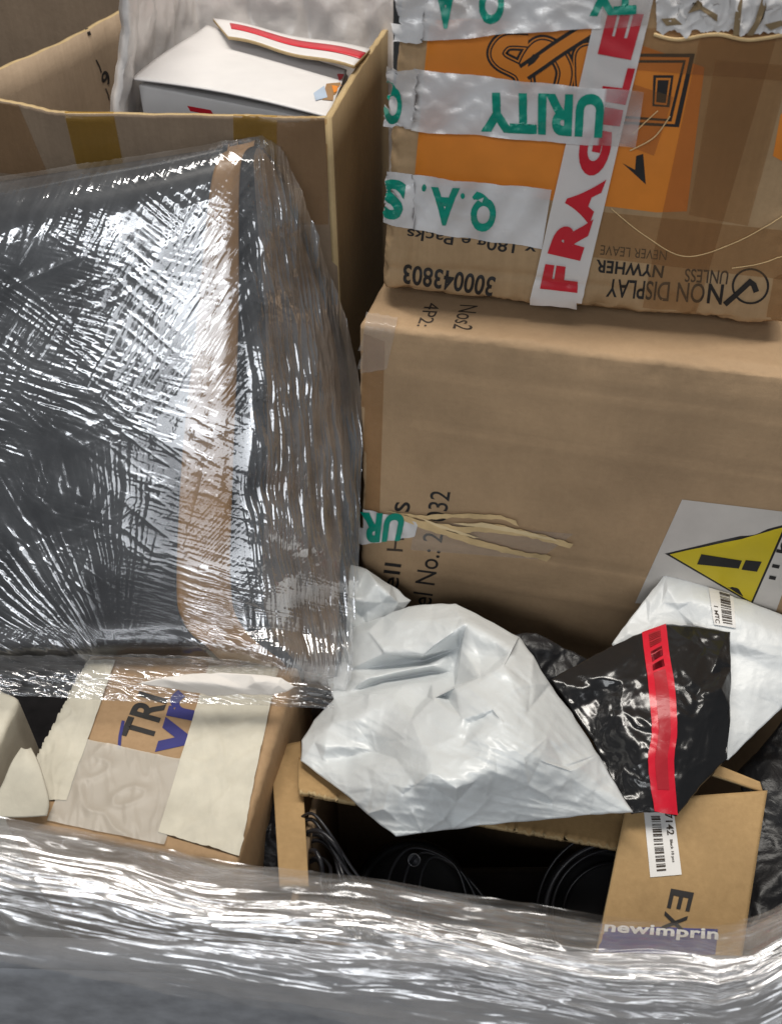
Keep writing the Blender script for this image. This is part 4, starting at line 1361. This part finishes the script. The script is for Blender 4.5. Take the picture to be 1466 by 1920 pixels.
tag(wb2.build('mailing_bag', M['poly']), 'white mailing bag peeking out behind the wrapped package, against the large plain carton', 'mailing bag')
# black bag behind
kb = crumpled([(955, 1190, 0), (1005, 1186, 0), (1060, 1215, 0), (1110, 1240, 0), (1130, 1300, 0), (1060, 1330, 0), (990, 1290, 0), (950, 1240, 0)],
              [(1000, 1220, 14), (1030, 1240, 6), (1060, 1260, 16), (1020, 1280, 14), (1080, 1290, 10)], lambda x, y: 0.868, 0.012, 4, 5, .002, .03, 6)
tag(kb.build('black_bag_or_shade', M['black_dull']), 'small black bag tucked between the white mailing bag and the large carton', 'bag')
rb = crumpled([(1380, 1448, 0), (1420, 1410, 3), (1470, 1345, 0), (1540, 1330, 0), (1560, 1560, 0), (1540, 1780, 0), (1440, 1800, 0), (1380, 1790, 0), (1385, 1620, 0), (1400, 1520, 0)],  # added dark sheet standing in for deep shade beside the flap
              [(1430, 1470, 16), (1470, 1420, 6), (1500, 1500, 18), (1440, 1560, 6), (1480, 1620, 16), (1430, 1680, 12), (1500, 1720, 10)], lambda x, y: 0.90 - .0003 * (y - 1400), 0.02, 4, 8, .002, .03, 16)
tag(rb.build('black_bag_or_shade', M['black_dull']), 'dark sheet added in place of deep shade at the right edge, beside the torn print flap', 'bag')
# padded white mailer, right
dpm = lambda x, y: 0.806 + .00025 * (1425 - y)
out = [(1247, 1077, 0), (1290, 1088, 3), (1330, 1102, 4), (1414, 1133, 4), (1500, 1166, 2), (1540, 1240, 2), (1520, 1300, 2), (1466, 1326, 2), (1415, 1375, 2), (1364, 1426, 0), (1300, 1420, 0), (1200, 1320, 0), (1146, 1208, 0), (1175, 1168, 2), (1210, 1122, 3)]
inn = [(1243, 1094, 6), (1220, 1130, 10), (1180, 1185, 10), (1252, 1100, 16), (1240, 1130, 8), (1215, 1170, 8), (1270, 1130, 20), (1300, 1125, 26), (1350, 1140, 30), (1410, 1170, 32), (1466, 1190, 32), (1270, 1145, 10), (1300, 1170, 16),
       (1330, 1185, 24), (1380, 1205, 30), (1440, 1225, 30), (1500, 1240, 26), (1300, 1190, 6), (1340, 1220, 8), (1390, 1232, 14), (1440, 1255, 16), (1500, 1270, 14), (1400, 1300, 16), (1450, 1290, 14), (1380, 1370, 12), (1370, 1320, 12), (1260, 1230, 4), (1300, 1300, 6), (1330, 1380, 6)]
pm = thing('padded_mailer', 'pale padded mailer with a barcode sticker, leaning against the large carton', 'padded mailer', tuple(at(1350, 1420, 0.80)))
pmS = crumpled(out, inn, dpm, 0.012, 4, 6, 0.0008, 0.03, 8, soft=1, hs=0.65)
pmS.build('body', M['poly2'], pm)
barcode(pm, pmS, [(1338, 1172), (1378, 1178), (1372, 1114), (1326, 1100)], (0.42, 0.85), None, 'barcode_sticker', off=.0016, sub=[('1 MTC', (0.10, 0.30, 0.05, 0.5))])
# black mailer with the red stripe
dkm = lambda x, y: 0.742 + .00030 * (1530 - y)
out = [(1030, 1274, 0), (1080, 1248, 2), (1140, 1214, 2), (1203, 1186, 2), (1248, 1170, 2), (1300, 1174, 2), (1367, 1184, 0), (1370, 1250, 2), (1368, 1330, 2), (1362, 1422, 0), (1320, 1466, 2), (1268, 1530, 0), (1228, 1522, 2), (1184, 1526, 0), (1150, 1470, 2), (1110, 1390, 2), (1070, 1330, 2)]
inn = [(1090, 1290, 14), (1130, 1262, 20), (1120, 1310, 6), (1180, 1230, 16), (1170, 1275, 22), (1150, 1330, 18), (1200, 1300, 26), (1215, 1240, 20), (1260, 1225, 22), (1240, 1290, 30), (1290, 1200, 16), (1320, 1215, 6), (1345, 1235, 18), (1290, 1255, 24),
       (1330, 1270, 14), (1350, 1290, 20), (1300, 1310, 26), (1270, 1340, 30), (1220, 1350, 28), (1180, 1380, 22), (1140, 1390, 8), (1330, 1340, 20), (1300, 1390, 18), (1260, 1400, 22), (1210, 1420, 24), (1170, 1440, 10), (1330, 1410, 12), (1280, 1450, 12), (1235, 1470, 14), (1200, 1490, 6)]
km = thing('black_mailer', 'glossy black mailing bag with a red stripe, beside the large white bag', 'mailing bag', tuple(at(1200, 1520, 0.75)))
kmS = crumpled(out, inn, dkm, 0.012, 4, 5, 0.0014, 0.03, 9, soft=1, hs=0.8)
kmS.build('body', M['black_poly'], km)
t = MB(); sm = MB()
LE = np.array([(1203, 1187), (1210, 1250), (1215, 1290), (1221, 1370), (1214, 1430), (1226, 1521)], float)
RE = np.array([(1248, 1171), (1254, 1225), (1264, 1290), (1268, 1370), (1262, 1430), (1269, 1528)], float)
def strip(surf, a, b, off, mat, u0=0., u1=1., v0=0., v1=1., n=60, m=8):
    A_ = catmull(np.c_[a, 0 * a[:, :1]][:, None, :], 200)[:, 0, :2]; B_ = catmull(np.c_[b, 0 * b[:, :1]][:, None, :], 200)[:, 0, :2]
    P_ = []
    for v in np.linspace(v0, v1, n):
        i = int(v * 199)
        row = []
        for u in np.linspace(u0, u1, m):
            x, y = A_[i] * (1 - u) + B_[i] * u
            p, n__ = surf.hit(x, y)
            row.append(p + n__ * off)
        P_.append(row)
    t.grid(np.array(P_), mat)
strip(kmS, LE, RE, 0.0010, 0)
for v0, v1 in ((.04, .12), (.14, .20), (.22, .27), (.29, .90)):
    strip(kmS, LE, RE, 0.0014, 1, .26, .74, v0, v1, 24, 5)
t.build('red_stripe', [mat_mailer('red_stripe', (0.55, 0.012, 0.03), 0.28, 0.3, 16, 0.5), mat_mailer('dark_red_print', (0.36, 0.02, 0.03), 0.3, 0.3, 16, 0.5)], km)

# ------------------------------------------------------------------ bunched stretch film over the near rim
tx = [-250, 0, 200, 440, 700, 900, 1130, 1340, 1410, 1480, 1700]
ty = [1500, 1540, 1575, 1625, 1652, 1690, 1722, 1745, 1728, 1694, 1560]
bx = [-250, 0, 200, 400, 600, 800, 1000, 1200, 1466, 1700]
by = [1750, 1790, 1830, 1868, 1900, 1935, 1965, 1980, 1990, 1990]
xs = np.linspace(-240, 1690, 30)
FR_ = np.zeros((6, 30, 3))
for i in range(6):
    a = i / 5
    for j, x in enumerate(xs):
        y = np.interp(x, tx, ty) * (1 - a) + np.interp(x, bx, by) * a
        d = [0.640, 0.612, 0.598, 0.598, 0.606, 0.622][i]
        FR_[i, j] = (x, y, d)
NR, NC = 260, 900
Gr = surface(FR_, NR, NC); Xr = to3(Gr); nr_ = normals(Xr)
va = (np.linspace(0, 1, NR)[:, None] * np.ones((1, NC))).ravel()
qx, qy = Gr[..., 0].ravel(), Gr[..., 1].ravel()
base_y = np.interp(qx, tx, ty)
ta = qy - base_y + 20 * pn(np.column_stack([qx * .004, qy * .006, 0 * qx]))
def lay(spec):
    r = 0
    for al, ac, am, sd in spec:
        r = r + am * ridge(np.column_stack([qx * al, ta * ac, 0 * qx + sd]), 2)
    return r
h = lay([(.0012, .013, .0022, 1), (.0026, .030, .0011, 2), (.006, .08, .0003, 3)]) + sstep(.3, .6, va) * lay([(.006, .022, .0011, 4), (.014, .05, .0003, 5)])
fine = sum(am * crease(np.column_stack([qx * al + ta * .004 * sl, ta * ac, 0 * qx + sd]), 1.5, 2.2) for al, ac, am, sd, sl in ((.002, .03, .0015, 41, 1), (.0032, .06, .0009, 42, -1), (.006, .11, .0005, 43, .5), (.012, .025, .0006, 44, 2)))
h = h * .45 + fine
ten = fbm(np.column_stack([qx * .003, ta * .012, 0 * qx + 7]), 3)
dens = np.clip(0.22 + 150 * h + 0.45 * ten - 0.35 * sstep(.10, 0, va) - 0.25 * sstep(.9, 1, va) - 0.45 * sstep(850, 1100, qx) * sstep(1420, 1360, qx) * sstep(.42, .22, va), .04, 1)
rf = MB()
rf.grid(Xr + nr_ * h.reshape(NR, NC)[..., None], 0, dens.reshape(NR, NC))
# inner layer, straighter
h2 = lay([(.003, .02, .003, 21), (.009, .06, .0012, 22)])
rf.grid((Xr - nr_ * 0.008 + nr_ * h2.reshape(NR, NC)[..., None])[::2, ::2], 0, np.clip(.22 + 60 * h2, .02, .8).reshape(NR, NC)[::2, ::2])
tag(rf.build('stretch_film', M['film_rim']), 'bunched clear stretch film wound over the near rim of the container', 'stretch film')
